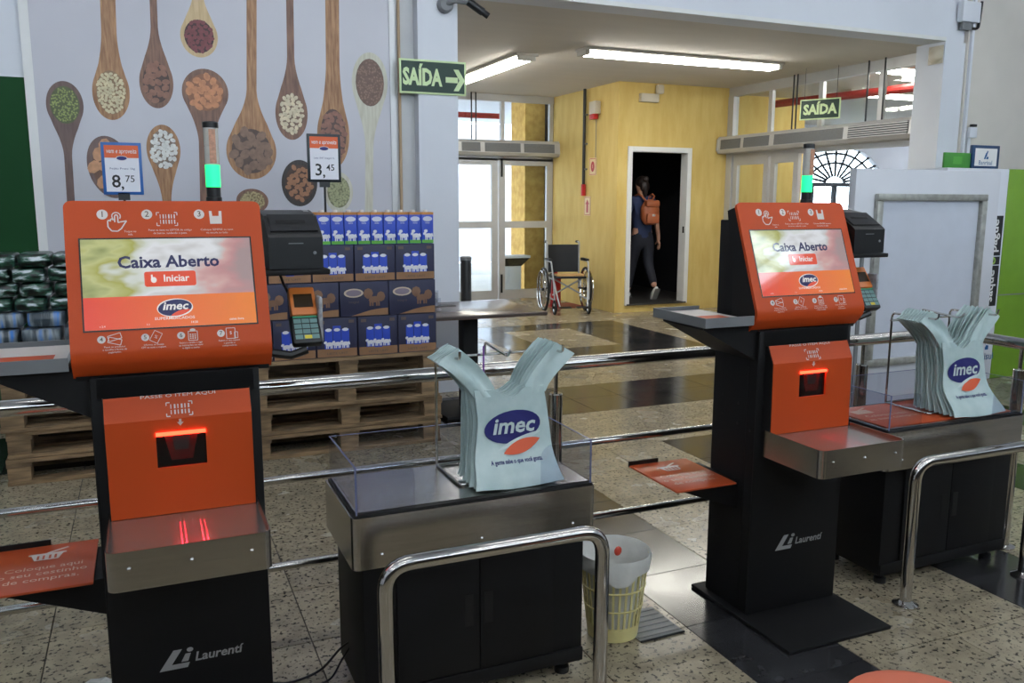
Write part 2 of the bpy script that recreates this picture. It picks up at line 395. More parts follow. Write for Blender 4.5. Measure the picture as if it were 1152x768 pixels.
for x in (3.06, 4.17, 4.98, 5.78): tf.box(x, x + .06, GYD, GYD + .06, 2.14, 2.95)
tf.box(2.3, 5.84, GYD - .02, GYD + .06, 2.95, CZ).box(2.3, 5.84, GYD, GYD + .06, 2.10, 2.17)
tw = S('window_2', tf, M_alu)
for a, b in ((3.12, 4.17), (4.23, 4.98), (5.04, 5.78)): B(a, b, GYD + .025, GYD + .033, 2.17, 2.95).build('pane', M_glass, tw, 0)
S('wall_entrance_left', B(1.9, 3.06, GYD, GYD + .1, 0, CZ), M_wallw)
S('wall_entrance_end', B(1.8, 1.9, 6.6, 12.1, 0, CZ), M_wallw)
# porch outside
S('floor_porch', B(1, 14, 12.1, 16.5, -.05, -.005), mat('porch_paving', (196, 192, 184), .7, var=.1, vscale=3))
S('wall_porch_yellow', B(5.62, 6.45, 12.55, 13.1, 0, 3.19), mat('rough_yellow_plaster', (216, 176, 96), .85, var=.2, vscale=10, bump=.6, bscale=60, rgb2=(190, 148, 74)))
S('added_street_wall', B(-8, 18, 20, 20.2, 0, 9), M_wallw)  # added wall opposite, dims the sky light that reaches the doors
S('floor_street', B(-8, 18, 16.5, 20, -.06, -.02), mat('street_paving', (170, 168, 164), .8, var=.1))
S('added_porch_roof', B(1, 9.4, 12.15, 18, 3.2, 3.3), M_wallw)  # added roof that cuts the sky light falling on the yellow wall
S('wall_porch_far', B(2, 4.9, 16.0, 16.2, 2.25, 3.2), M_wallw)
MB().tube([(2, 13.2, 2.86), (5.5, 13.2, 2.86)], .045, 10).build('trim_5', mat('red_pipe_paint', (165, 40, 36), .5, var=.1), None, 35, kind='structure')
# --- glazed wall on the right of the entrance (X = 7.6)
GX_ = 7.62
def gy(px, py=130): return onX(px, py, GX_).y
tf = MB()
for px in (822, 866, 922, 989):
    y = gy(px); tf.box(GX_, GX_ + .05, y - .035, y + .035, 2.17, 2.95)
tf.box(GX_ - .02, GX_ + .06, 6.64, 10.05, 2.93, CZ).box(GX_, GX_ + .06, 6.64, 10.05, 2.10, 2.17)
tw = S('window_3', tf, M_alu)
ys = [10.02] + [gy(p) for p in (866, 922, 989)] + [6.66]
for a, b in zip(ys[1:], ys[:-1]): B(GX_ + .02, GX_ + .028, a + .03, b - .03, 2.17, 2.94).build('pane', M_glass, tw, 0)
S('trim_6', B(GX_ - .03, GX_ + .06, 9.93, 10.05, 0, 2.93), M_alu)
def side_leaf(name, y0, y1):
    f = MB(); w = .085
    f.box(GX_, GX_ + .05, y0, y0 + w, .02, 2.1).box(GX_, GX_ + .05, y1 - w, y1, .02, 2.1).box(GX_, GX_ + .05, y0 + w, y1 - w, .02, .16).box(GX_, GX_ + .05, y0 + w, y1 - w, 2.0, 2.1).box(GX_, GX_ + .05, y0 + w, y1 - w, 1.1, 1.18)
    d = S(name, f, M_alu)
    B(GX_ + .02, GX_ + .028, y0 + w, y1 - w, .16, 1.1).build('pane', M_glass, d, 0); B(GX_ + .02, GX_ + .028, y0 + w, y1 - w, 1.18, 2.0).build('pane', M_glass, d, 0)
    return d
side_leaf('door_5', gy(863, 200), 9.92); side_leaf('door_6', gy(897, 200), gy(866, 200))
# gallery beyond the glazed wall
S('wall_gallery_yellow', B(7.7, 9.45, 10.6, 10.75, 0, CZ), M_yel)
AX0, AX1, AZ, AR = 12.15, 14.7, 1.88, .78
aw = MB(); aw.box(9.0, AX0, 14, 14.15, 0, CZ).box(AX1, 20, 14, 14.15, 0, CZ)
N = 16; cx, hw = (AX0 + AX1) / 2, (AX1 - AX0) / 2
for i in range(N):
    a0, a1 = PI * i / N, PI * (i + 1) / N
    p = [(cx + hw * math.cos(a0), AZ + AR * math.sin(a0)), (cx + hw * math.cos(a1), AZ + AR * math.sin(a1))]
    aw.prism([(p[0][0], 14, p[0][1]), (p[0][0], 14, CZ), (p[1][0], 14, CZ), (p[1][0], 14, p[1][1])], (0, .15, 0))
S('wall_gallery_far', aw, M_wallw)
af = MB()
for i in range(1, 12):
    a = PI * i / 12; af.tube([(cx + .25 * math.cos(a), 14.07, AZ + .15 * math.sin(a)), (cx + hw * math.cos(a), 14.07, AZ + AR * math.sin(a))], .026, 6)
for r in (.55, .8): af.tube([(cx + hw * r * math.cos(PI * i / 16), 14.07, AZ + AR * r * math.sin(PI * i / 16)) for i in range(17)], .026, 6)
M_dkfr = mat('dark_window_frame', (52, 56, 60), .5, .3)
af.box(AX0, AX1, 14.03, 14.11, AZ - .06, AZ + .02)
for x in (AX0, cx - .04, AX1 - .08, AX0 + .62, AX1 - .7): af.box(x, x + .08, 14.03, 14.11, 0, AZ - .06)
w = S('window_4', af, M_dkfr, smooth=35)
B(AX0, AX1, 14.09, 14.095, 0, AZ + AR).build('pane', mat('blue_tinted_glass', (150, 185, 215), .1, spec=.5) if False else M_glass, w, 0)
S('wall_gallery_end', B(20, 20.1, 5, 14, 0, CZ), M_wallw)
S('ceiling_gallery', B(9.4, 20, 12.15, 14, CZ, CZ + .1), M_ceil)
S('wall_gallery_near', B(11, 20, HY, HY + .2, 0, CZ), M_wallw)
a, b = onZ(905, 113, 2.82), onZ(1040, 97, 2.82)
MB().tube([a + (a - b) * .3, a, b, b + (b - a) * 1.5], .05, 10).build('trim_7', MATS['red_pipe_paint'], None, 35, kind='structure')
# ================================================================ LAMPS
M_tube = mat('fluorescent_tube', (255, 255, 250), .5, emit=(255, 253, 244), estr=ENTRY_LAMP)
M_hall = mat('hall_fluorescent_tube', (255, 255, 255), .5, emit=(246, 250, 255), estr=HALL_LAMP)
M_lampbody = mat('lamp_housing', (196, 190, 180), .6, var=.05)
def lamp(label, c, L, along, z, m, group, w=.2):
    t = thing('ceiling_lamp', label, 'lamp', (c[0], c[1], z), 0 if along == 'x' else PI / 2, group)
    B(-L / 2 - .06, L / 2 + .06, -w / 2 - .03, w / 2 + .03, -.03, 0, .004).build('housing', M_lampbody, t, 0)
    for y in (-w * .27, w * .27):
        MB().tube([(-L / 2, y, -.05), (L / 2, y, -.05)], .026, 10).build('tube', m, t)
    for x in (-L / 2 - .03, L / 2 + .03): B(x - .025, x + .025, -w / 2, w / 2, -.075, -.028, .004).build('lamp_holder', M_lampbody, t, 0)
    return t
gl = 'fluorescent lamps on the low entrance ceiling'
lamp('long twin tube fluorescent lamp on the entrance ceiling in front of the yellow doorway wall', (5.5, 8.08), 2.4, 'x', CZ, M_tube, gl)
lamp('twin tube fluorescent lamp on the entrance ceiling just right of the arrowed exit sign', (3.87, 9.75), 2.2, 'y', CZ, M_tube, gl)
for cx_, cy_, lab in ((9.0, 7.7, 'bright ceiling lamp beyond the glazed wall, above the red pipe'), (10.3, 9.5, 'ceiling lamp beyond the glazed wall, seen just below the red pipe')):
    lamp(lab, (cx_, cy_), 2.2, 'x', CZ, M_tube, 'lamps in the gallery beyond the glazed wall')
n = 0
for x in (-3.2, .2, 3.6, 7.0):
    for y in (-4.6, -1.0, 2.6):
        lamp('twin tube fluorescent lamp on the high hall ceiling above the checkouts', (x, y), 2.4, 'x', MZ, M_hall, 'lamps on the high hall ceiling', .3)

# ================================================================ PRINTED WALL PANEL
M_mural = mat('printed_panel', (198, 197, 204), .45, var=.06, vscale=1.0, rgb2=(188, 187, 195))
MY = 6.40
mural = thing('printed_wall_panel', 'large pale blue-grey printed panel showing wooden spoons filled with beans and nuts', 'wall panel', (.62, MY, 0))
def ml(p): return Vector((p.x - .62, 0, p.z))
B(-.575 - .62, 1.80 - .62, 0, .045, .02, 4.6).build('panel', M_mural, mural, 0)
B(1.80 - .66, 1.80 - .62, -.012, 0, .02, 4.6).build('edge_strip', M_alu, mural, 0)
fr = Frame((0, 0, 0), lift=.0015)
def woods(n, c, c2): return mat('printed_wood_' + n, c, .5, var=.2, vscale=9, rgb2=c2, stretch=(6, 6, .7))
W = dict(brown=woods('brown', (142, 104, 84), (108, 78, 66)), tan=woods('tan', (182, 138, 98), (140, 98, 66)), dark=woods('dark', (116, 92, 86), (98, 76, 72)),
         light=woods('light', (206, 180, 138), (190, 162, 120)), pale=woods('pale', (206, 204, 188), (190, 186, 168)), black=woods('black', (62, 52, 48), (46, 40, 38)))
def food(n, c): return mat('printed_' + n, c, .5, var=.25, vscale=30, randobj=.0)
#         px,py  rx ry  end(px,py) w  wood  food colour  bean px size  dark gap colour
SP = [((73, 118), 21, 29, (81, 245), 9, 'dark', (150, 162, 92), 2.3, (92, 100, 62)), ((125, 104), 21, 33, (119, -60), 17, 'tan', (220, 205, 165), 4.2, (150, 120, 90)),
      ((176, 93), 19, 30, (170, -60), 8, 'brown', (150, 105, 86), 8, (84, 62, 56)), ((224, 41), 21, 24, (221, -60), 10, 'light', (128, 62, 66), 5, (70, 38, 42)),
      ((231, 104), 26, 27, (234, 245), 17, 'brown', (206, 140, 98), 8.5, (150, 100, 72)), ((283, 170), 28, 32, (283, -60), 11, 'tan', (140, 110, 92), 11, (92, 72, 62)),
      ((328, 128), 18, 29, (325, -60), 8, 'brown', (224, 208, 176), 5, (128, 100, 84)), ((375, 152), 18, 36, (373, -60), 15, 'tan', (150, 104, 88), 6.5, (96, 72, 64)),
      ((416, 93), 20, 32, (415, 245), 9, 'pale', (150, 118, 102), 2, (122, 94, 82)), ((124, 188), 25, 38, (140, 245), 17, 'dark', (206, 152, 112), 15, (116, 82, 66)),
      ((184, 168), 19, 29, (189, 245), 10, 'tan', (232, 230, 224), 5.6, (136, 118, 104)), ((337, 206), 20, 26, (337, 235), 12, 'black', (168, 118, 84), 6, (76, 52, 42)),
      ((381, 216), 16, 22, (381, 235), 12, 'pale', (170, 172, 130), 3, (130, 132, 98)), ((284, 226), 18, 14, (284, 240), 12, 'brown', (186, 168, 122), 2.6, (136, 116, 84))]
rnd = random.Random(3)
for (cx, cy), rx, ry, (ex, ey), hw_, wd, fc, bs, gap in SP:
    c0 = ml(onY(cx, cy, MY)); sc = (ml(onY(cx + 10, cy, MY)) - c0).x / 10
    e0 = ml(onY(ex, ey, MY)); RXm, RYm = rx * sc, ry * sc
    d = Vector((e0.x - c0.x, e0.z - c0.z)); L = d.length; d /= L; nrm = Vector((-d.y, d.x))
    # outline: bowl ellipse blended into the tapered handle
    prof = []; NS = 22
    for i in range(NS + 1):
        a = PI * i / NS; s_ = -math.cos(a) * RYm; w_ = RXm * math.sin(a); prof.append((s_, w_))
    hwm = hw_ * sc / 2; out = []
    for s_, w_ in prof:
        if s_ > .35 * RYm:
            t = (s_ / RYm - .35) / .65; w_ = max(w_, (RXm * .93) * (1 - t) + (RXm * .62) * t)
        out.append((s_, w_))
    for t in (.12, .25, .4, .6, .8, 1.0):
        s_ = RYm + (RYm * 1.15) * t; k = (1 - t) ** 1.7; out.append((s_, hwm + (RXm * .62 - hwm) * k))
    if L > RYm * 2.2: out.append((L, hwm))
    else: out = [(s_, w_) for s_, w_ in prof]
    pts = [(c0.x + d.x * s_ + nrm.x * w_, c0.z + d.y * s_ + nrm.y * w_) for s_, w_ in out] + [(c0.x + d.x * s_ - nrm.x * w_, c0.z + d.y * s_ - nrm.y * w_) for s_, w_ in reversed(out)]
    pm = MB(); pm.add([fr.p(x, y) for x, y in pts], [(i, i + 1, len(pts) - 2 - i, len(pts) - 1 - i) for i in range(len(out) - 1)])
    sp = pm.build('spoon_print', W[wd], mural, 0)
    g = MB(); fx, fy = RXm * .79, RYm * .79
    elp(g, fr, c0.x, c0.z, fx, fy, 2); g.build('bowl_shade_print', food('gap_%d_%d_%d' % gap, gap), sp, 0)
    bn = MB(); r = bs * sc / 2 * 1.1; cnt = int(fx * fy / (r * r) * 1.15) + 2; k = 3; pl = []
    for q in range(cnt * 12):
        if len(pl) >= min(cnt, 110): break
        a, rr = rnd.random() * 2 * PI, math.sqrt(rnd.random())
        x, y = fx * rr * math.cos(a) * .92, fy * rr * math.sin(a) * .92
        if all((x - u) ** 2 + (y - v) ** 2 > (1.35 * r) ** 2 for u, v in pl): pl.append((x, y))
    for x, y in pl:
        elp(bn, fr, c0.x + x, c0.z + y, r * 1.08, r * .80, k, 8, rnd.random() * PI); k += .02
    bn.build('bean_print', food('%d_%d_%d' % fc, fc), sp, 0)
# ================================================================ SELF CHECKOUT KIOSKS
def logo(fr, cx, cy, w, parent, outline=True, k0=1, nm=M_navy, wm=M_white, sm=M_swoosh, drape=None):
    def put(mb, name, m):
        if drape: mb.map(drape)
        return mb.build(name, m, parent, 0)
    if outline: put(elp(MB(), fr, cx, cy, w * .53, w * .295, k0, 28, .05), 'logo_border', wm)
    put(elp(MB(), fr, cx, cy + (0 if outline else w * .03), w * .5, w * .262, k0 + 1, 28, .10), 'logo_oval', nm)
    if outline: put(leaf(MB(), fr, cx + w * .16, cy - w * .165, w * .62, w * .15, .30, k0 + 2), 'logo_swoosh', sm)
    else:
        put(leaf(MB(), fr, cx + w * .10, cy - w * .20, w * .84, w * .10, .30, k0 + 2), 'logo_gap', wm)
        put(leaf(MB(), fr, cx + w * .13, cy - w * .285, w * .70, w * .20, .26, k0 + 3), 'logo_swoosh', sm)
    put(text(MB(), fr, cx, cy + w * .045, 'imec', w * .36, .024, .22, width=w * .76, k=k0 + 4), 'logo_letters', wm)

M_red_led = mat('red_scanner_light', (255, 60, 40), .4, emit=(255, 40, 22), estr=16.0)
BEAM = 22.0
M_greenled = mat('green_signal_light', (60, 255, 170), .3, emit=(20, 236, 120), estr=1.5)
M_clearlens = mat('clear_signal_lens', (200, 196, 188), .15, var=.1, vscale=60, spec=.6)
M_ledstrip = mat('unlit_led_strip', (205, 150, 120), .4, var=.3, vscale=150)
M_scr_edge = mat('screen_bezel', (12, 12, 13), .25)
def screen_mat():
    m = bpy.data.materials.new('screen_picture'); m.use_nodes = True; nt = m.node_tree; b = nt.nodes['Principled BSDF']; L = nt.links
    tc = nt.nodes.new('ShaderNodeTexCoord'); mp = nt.nodes.new('ShaderNodeMapping'); mp.inputs['Scale'].default_value = (6, 6, 13)
    mp.inputs['Rotation'].default_value = (0, .35, 0); mp.inputs['Location'].default_value = (.35, 0, .2)
    L.new(tc.outputs['Object'], mp.inputs['Vector'])
    n = nt.nodes.new('ShaderNodeTexNoise'); n.inputs['Scale'].default_value = 1.0; n.inputs['Detail'].default_value = 3.0; L.new(mp.outputs['Vector'], n.inputs['Vector'])
    sep = nt.nodes.new('ShaderNodeSeparateXYZ'); L.new(tc.outputs['Object'], sep.inputs[0])
    add = nt.nodes.new('ShaderNodeMath'); add.operation = 'MULTIPLY_ADD'; add.inputs[1].default_value = 1.35; L.new(sep.outputs['X'], add.inputs[0]); L.new(n.outputs['Fac'], add.inputs[2])
    r = nt.nodes.new('ShaderNodeValToRGB'); e = r.color_ramp.elements
    stops = [(.10, (150, 160, 96)), (.20, (204, 208, 140)), (.30, (178, 178, 84)), (.38, (222, 228, 218)), (.48, (240, 242, 246)), (.56, (214, 214, 214)), (.64, (222, 176, 172)), (.76, (204, 150, 150)), (.88, (176, 152, 152))]
    e[0].position = stops[0][0]; e[0].color = lin(stops[0][1]); e[1].position = stops[-1][0]; e[1].color = lin(stops[-1][1])
    for p, c in stops[1:-1]: q = e.new(p); q.color = lin(c)
    L.new(add.outputs[0], r.inputs['Fac']); b.inputs['Base Color'].default_value = (.01, .01, .01, 1); b.inputs['Roughness'].default_value = .05; b.inputs['IOR'].default_value = 1.9
    L.new(r.outputs['Color'], b.inputs['Emission Color']); b.inputs['Emission Strength'].default_value = SCR
    return m
SCR = .74
M_scr = screen_mat()
def band_mat():
    m = bpy.data.materials.new('screen_orange_band'); m.use_nodes = True; nt = m.node_tree; b = nt.nodes['Principled BSDF']; L = nt.links
    tc = nt.nodes.new('ShaderNodeTexCoord'); sep = nt.nodes.new('ShaderNodeSeparateXYZ'); L.new(tc.outputs['Object'], sep.inputs[0])
    mr = nt.nodes.new('ShaderNodeMapRange'); mr.inputs['From Min'].default_value = -.2; mr.inputs['From Max'].default_value = .2; L.new(sep.outputs['X'], mr.inputs['Value'])
    r = nt.nodes.new('ShaderNodeValToRGB'); r.color_ramp.elements[0].color = lin((244, 72, 40)); r.color_ramp.elements[1].color = lin((250, 140, 36))
    L.new(mr.outputs['Result'], r.inputs['Fac']); L.new(r.outputs['Color'], b.inputs['Emission Color']); b.inputs['Emission Strength'].default_value = SCR
    b.inputs['Base Color'].default_value = (.01, .01, .01, 1); b.inputs['Roughness'].default_value = .05; b.inputs['IOR'].default_value = 1.9
    return m
M_band = band_mat()
def glassy(m):
    b = m.node_tree.nodes['Principled BSDF']; b.inputs['Roughness'].default_value = .05; b.inputs['IOR'].default_value = 1.85; return m
M_scrw = mat('screen_white', (20, 20, 20), .12, emit=(250, 248, 246), estr=SCR); M_scrn = mat('screen_navy', (8, 8, 10), .12, emit=(34, 34, 88), estr=SCR)
M_scrr = mat('screen_red', (20, 8, 6), .12, emit=(242, 84, 46), estr=SCR)
M_icon = mat('icon_print', (214, 204, 198), .5, var=.03); M_icnum = mat('icon_number_print', (96, 74, 66), .5)
M_letter = mat('sign_lettering', (222, 190, 168), .5)
for m_ in (M_scr, M_band, M_scrw, M_scrn, M_scrr): glassy(m_)
M_tray = mat('smooth_tray_steel', (182, 178, 172), .20, .82, var=.06, vscale=3, stretch=(1, 12, 1))
KX1, KX2, KYF = .06, 2.14, 2.33

def line_lamp():
    ld = bpy.data.lights.new('scan_beam', 'POINT'); ld.energy = BEAM; ld.color = (1, .02, .05); ld.shadow_soft_size = 0.0; ld.use_nodes = True
    nt = ld.node_tree; em = nt.nodes['Emission']; g = nt.nodes.new('ShaderNodeNewGeometry'); sp = nt.nodes.new('ShaderNodeSeparateXYZ'); nt.links.new(g.outputs['Incoming'], sp.inputs[0])
    def mt(op, a, b=None, c=None):
        n = nt.nodes.new('ShaderNodeMath'); n.operation = op
        for i, q in enumerate((a, b, c)):
            if q is None: continue
            if isinstance(q, (int, float)): n.inputs[i].default_value = q
            else: nt.links.new(q, n.inputs[i])
        return n.outputs[0]
    az = mt('MAXIMUM', mt('ABSOLUTE', sp.outputs['Z']), .0001); rx = mt('DIVIDE', mt('ABSOLUTE', sp.outputs['X']), az); ry = mt('DIVIDE', mt('MULTIPLY', sp.outputs['Y'], -1.0), az)
    core = mt('LESS_THAN', mt('ABSOLUTE', mt('SUBTRACT', rx, .030)), .011); halo = mt('MULTIPLY', mt('LESS_THAN', rx, .16), .05)
    f = mt('MULTIPLY', mt('ADD', core, halo), mt('MULTIPLY', mt('LESS_THAN', ry, 1.42), mt('GREATER_THAN', ry, .30))); nt.links.new(f, em.inputs['Strength'])
    return ld
def make_kiosk(label):
    t = thing('checkout_kiosk', label, 'checkout', (KX1, KYF, 0), 0, 'orange self-checkout kiosks')
    B(-.235, .225, -.262, .30, 0, .014, .004).build('base_plate', M_black, t)
    col = MB(); col.box(-.205, .205, 0, .25, .014, 1.06, .004); col.box(-.20, .20, .12, .256, 1.06, 1.436, .004)
    c = col.build('column', M_black, t)
    sm = MB(); sm.box(-.2068, -.205, .002, .0045, .02, 1.05); sm.box(-.2068, -.205, .05, .0515, .02, 1.0); sm.build('panel_seam', M_dark, c, 0)
    hl = MB()
    for y, z in ((.19, .80), (.10, .785), (.19, .73), (.10, .712), (.19, .25), (.21, .25), (.03, .70)):
        hl.lathe([(.006, 0), (.006, .0015)], 10, (-.2065, y, z), Matrix.Rotation(PI / 2, 3, 'Y'))
    hl.build('side_holes', M_dark, c)
    # maker's emblem
    f0 = Frame((0, 0, 0), lift=.001); f0.o = Vector((0, 0, 0))
    e = MB(); poly(e, f0, [(-.09, .243), (-.052, .298), (-.030, .298), (-.058, .257), (-.012, .257), (-.018, .243)]); poly(e, f0, [(-.034, .261), (-.022, .283), (-.008, .283), (-.016, .261)]); elp(e, f0, -.010, .293, .0085, .0065, 1, 12)
    e.build('emblem', M_silver, c, 0)
    text(MB(), f0, .062, .268, 'Laurentí', .036, .022, .18, width=.128).build('emblem_lettering', M_silver, c, 0)
    # scanner housing
    sc = MB(); sc.profx([(-.044, .70), (-.040, .95), (-.012, 1.008), (.01, 1.008), (.01, .70)], -.179, -.1765); sc.profx([(-.044, .70), (-.040, .95), (-.012, 1.008), (.01, 1.008), (.01, .70)], .1765, .179)
    sc.box(-.176, .176, -.012, .01, .70, 1.0); h = sc.build('scanner_housing', M_black, t, 0)
    op = MB(); wx, z0, z1 = .060, .823, .918
    op.profx([(-.046, .70), (-.042, .95), (-.014, 1.008), (-.010, 1.008), (-.034, .95), (-.034, .70)], -.176, -wx); op.profx([(-.046, .70), (-.042, .95), (-.014, 1.008), (-.010, 1.008), (-.034, .95), (-.034, .70)], wx, .176)
    op.profx([(-.046, .70), (-.0440, z0), (-.034, z0), (-.034, .70)], -wx, wx); op.profx([(-.0425, z1), (-.042, .95), (-.014, 1.008), (-.010, 1.008), (-.034, .95), (-.034, z1)], -wx, wx)
    p = op.build('scanner_front', M_orange, t, 20)
    B(-wx, wx, -.036, -.013, z0, z1).build('scan_window', M_scr_edge, t, 0)
    B(-wx, wx, -.0465, -.030, z1 - .011, z1 - .003, .001).build('scan_light', M_red_led, t, 0)
    tr = MB(); f1 = Frame((0, -.0362, .87), lift=.0006)
    poly(tr, f1, [(-.040, .034), (.040, .034), (.026, -.030), (-.026, -.030)]); tr.build('scan_mirror', mat('dark_red_mirror', (70, 14, 16), .15, spec=.8), t, 0)
    poly(MB(), f1, [(-.022, .032), (.022, .032), (.016, -.004), (-.016, -.004)], 2).build('scan_prism', M_dark, t, 0)
    # the scanner's own red line projectors: each throws two thin lines down along the tray
    for x in (-.012, .036):
        ld = line_lamp(); lo_ = bpy.data.objects.new('scan_beam', ld); COL.objects.link(lo_); lo_.parent = t; lo_.location = (x, -.062, .86)
    fi = Frame((0, -.0275, .983), v=(0, .028, .058), lift=.001); ic = MB()
    barcode(ic, fi, 0, -.012, .062, .036); ic.build('scan_icon', M_icon, p, 0)
    f2 = Frame((0, -.0418, .935), lift=.001); a = MB(); rect(a, f2, -.003, .003, .004, .013); poly(a, f2, [(-.008, .005), (.008, .005), (0, -.005)]); a.build('scan_arrow', M_icon, p, 0)
    text(MB(), fi, 0, .0245, 'PASSE O ITEM AQUI', .012, .0, width=.18).build('scan_lettering', M_icon, p, 0)
    # steel tray
    tz = .712; path = []; r = .022; x1, y0, y1 = .183, -.30, -.02
    out = [(-x1, y1)] + [(-x1 + r - r * math.cos(a), y0 + r - r * math.sin(a)) for a in [i * PI / 10 for i in range(6)]] + [(x1 - r + r * math.sin(a), y0 + r - r * math.cos(a)) for a in [i * PI / 10 for i in range(6)]] + [(x1, y1)]
    inn = [(x * .986, y + .0025 * (1 if y < -.1 else 0)) for x, y in out]; sk = MB(); n = len(out); vs = []
    for (x, y), (u, v) in zip(out, inn): vs += [(x, y, tz - .095), (x, y, tz), (u, v, tz), (u, v, tz - .095)]
    sk.add(vs, [(4 * i + j, 4 * i + (j + 1) % 4, 4 * i + 4 + (j + 1) % 4, 4 * i + 4 + j) for i in range(n - 1) for j in range(4)] + [(0, 1, 2, 3), (4 * n - 1, 4 * n - 2, 4 * n - 3, 4 * n - 4)])
    ty = sk.build('tray_rim', M_steel, t)
    pl = MB(); pl.prism([(x, y, tz - .016) for x, y in inn], (0, 0, .003)); pl.build('tray', M_tray, t)
    B(-.17, .17, -.02, .0, tz - .10, tz - .02).build('tray_mount', M_black, t, 0)
    for x in (-.135, 0, .135): MB().lathe([(.006, 0), (.005, .003), (.002, .005)], 10, (x, y0, tz - .042), Matrix.Rotation(PI / 2, 3, 'X')).build('bolt', M_chrome, ty)
    # display head
    cy_ = []
    P0, dv = Vector((.12, 1.498)), Vector((-.3587, -.9335)); N2 = Vector((-.9335, .3587))
    st = [0, .0015, .004, .008, .013, .018, .05, .15, .25, .35, .385]
    prof = [(P0 + dv * s, N2, s) for s in st]
    c2 = P0 + dv * .385 - N2 * .045
    for i in range(1, 7):
        a = math.radians(10.5 * i); nn = Vector((N2.x * math.cos(a) + N2.y * math.sin(a) * 0, 0))
        ang = math.atan2(N2.y, N2.x) + a; nn = Vector((math.cos(ang), math.sin(ang))); prof.append((c2 + nn * .045, nn, 9))
    last, ln = prof[-1][0], prof[-1][1]; dl = Vector((-ln.y, ln.x)); prof.append((last + dl * .045, ln, 9))
    vs = []; R_ = .018
    for p_, nn, s in prof:
        hw = .2395 - (R_ - math.sqrt(max(0, R_ * R_ - (R_ - s) ** 2)) if s < R_ else 0)
        q = p_ - nn * .012
        vs += [(-hw, p_.x, p_.y), (hw, p_.x, p_.y), (hw, q.x, q.y), (-hw, q.x, q.y)]
    n = len(prof)
    hd = MB().add(vs, [(4 * i + j, 4 * i + (j + 1) % 4, 4 * i + 4 + (j + 1) % 4, 4 * i + 4 + j) for i in range(n - 1) for j in range(4)] + [(3, 2, 1, 0), (4 * n - 4, 4 * n - 3, 4 * n - 2, 4 * n - 1)])
    panel = hd.build('front_panel', M_orange, t, 25)
    MB().profx([(.128, 1.482), (.172, 1.469), (.13, 1.25), (.12, 1.052), (.02, 1.052), (-.006, 1.13)], -.234, .234).build('head_shell', M_black, t, 0)
    MB().box(-.19, .19, .0, .2, 1.0, 1.06).build('neck', M_black, t, 0)
    F = Frame((0, .12, 1.498), v=(0, .3587, .9335), lift=.0006)   # a: right, b: minus distance from top edge
    sx, s0, s1 = .205, .104, .340; sh = s1 - s0
    b = MB(); rect(b, F, -sx - .004, sx + .004, -s1 - .004, -s0 + .004); bz = b.build('screen_bezel', M_scr_edge, t, 0)
    # picture: object origin at its centre so the procedural picture is laid out on the screen itself
    sc_ = bpy.data.objects.new('screen', rect(MB(), Frame((0, 0, 0), v=(0, .3587, .9335), lift=0), -sx, sx, -sh / 2, sh / 2).mesh('screen', M_scr, 0)); COL.objects.link(sc_); sc_.parent = t; sc_.location = F.p(0, -(s0 + s1) / 2, 2)
    G = Frame((0, 0, 0), v=(0, .3587, .9335), lift=.0006)
    def gy_(q): return sh / 2 - sh * q
    rect(MB(), G, -sx, sx, gy_(1), gy_(.645), 1).build('orange_band', M_band, sc_, 0)
    text(MB(), G, 0, gy_(.27), 'Caixa Aberto', .044, .028, 0, width=.245, k=2).build('screen_title', M_scrn, sc_, 0)
    rrect(MB(), G, -.062, .062, gy_(.545), gy_(.375), .006, 2).build('start_button', M_scrr, sc_, 0)
    bt = MB(); text(bt, G, .014, gy_(.458), 'Iniciar', .026, .022, width=.062, k=3); elp(bt, G, -.04, gy_(.47), .007, .008, 3, 12); line(bt, G, [(-.044, gy_(.47)), (-.044, gy_(.41))], .004, 3); bt.build('button_lettering', M_scrw, sc_, 0)
    logo(G, .006, gy_(.79), .082, sc_, True, 2, M_scrn, M_scrw, M_scrr)
    for x_, q_, s_, z_, w_ in ((.004, .905, 'SUPERMERCADOS', .010, .096), (-.165, .965, 'v 2.4', .007, None), (-.06, .965, '1:1', .007, None), (.05, .96, '14:20', .008, None), (.155, .945, 'caixa livre', .009, None)):
        text(MB(), G, x_, gy_(q_), s_, z_, .008, width=w_, k=2).build('screen_small_lettering', M_scrw, sc_, 0)
    # instruction icons
    nm = MB(); tx = MB()
    def icon(): ig.build('instruction_icon', M_icon, panel, 0)
    ig = MB()
    r1 = [(-.151, .037, '1'), (-.046, .037, '2'), (.082, .037, '3')]; r2 = [(-.169, .364, '4'), (-.069, .364, '5'), (.0155, .364, '6'), (.1125, .364, '7')]
    for a_, s_, d_ in r1: elp(MB(), F, a_, -s_, .0132, .0132, 1, 20).build('icon_disc', M_icon, panel, 0); text(nm, F, a_, -s_, d_, .022, .01, k=2)
    for a_, s_, d_ in r2: elp(MB(), F, a_, -s_, .0095, .0095, 1, 20).build('icon_disc', M_icon, panel, 0); text(nm, F, a_, -s_, d_, .015, .01, k=2)
    hand(ig, F, -.118, -.060, .046); icon(); ig = MB(); barcode(ig, F, .002, -.050, .050, .036); icon(); ig = MB()
    poly(ig, F, [(.108, -.064), (.138, -.064), (.139, -.028), (.132, -.028), (.131, -.042), (.115, -.042), (.114, -.028), (.107, -.028)]); icon(); ig = MB()
    text(tx, F, -.088, -.083, 'Toque na', .0075, k=1); text(tx, F, -.088, -.091, 'tela', .0075, k=1)
    text(tx, F, .008, -.080, 'Passe os itens no LEITOR do código', .0075, width=.105); text(tx, F, .008, -.0885, 'de barras, cuidando o peso.', .0075, width=.082)
    text(tx, F, .124, -.080, 'Coloque SEMPRE os itens', .0075, width=.082); text(tx, F, .124, -.0885, 'na sacola ao lado', .0075, width=.054)
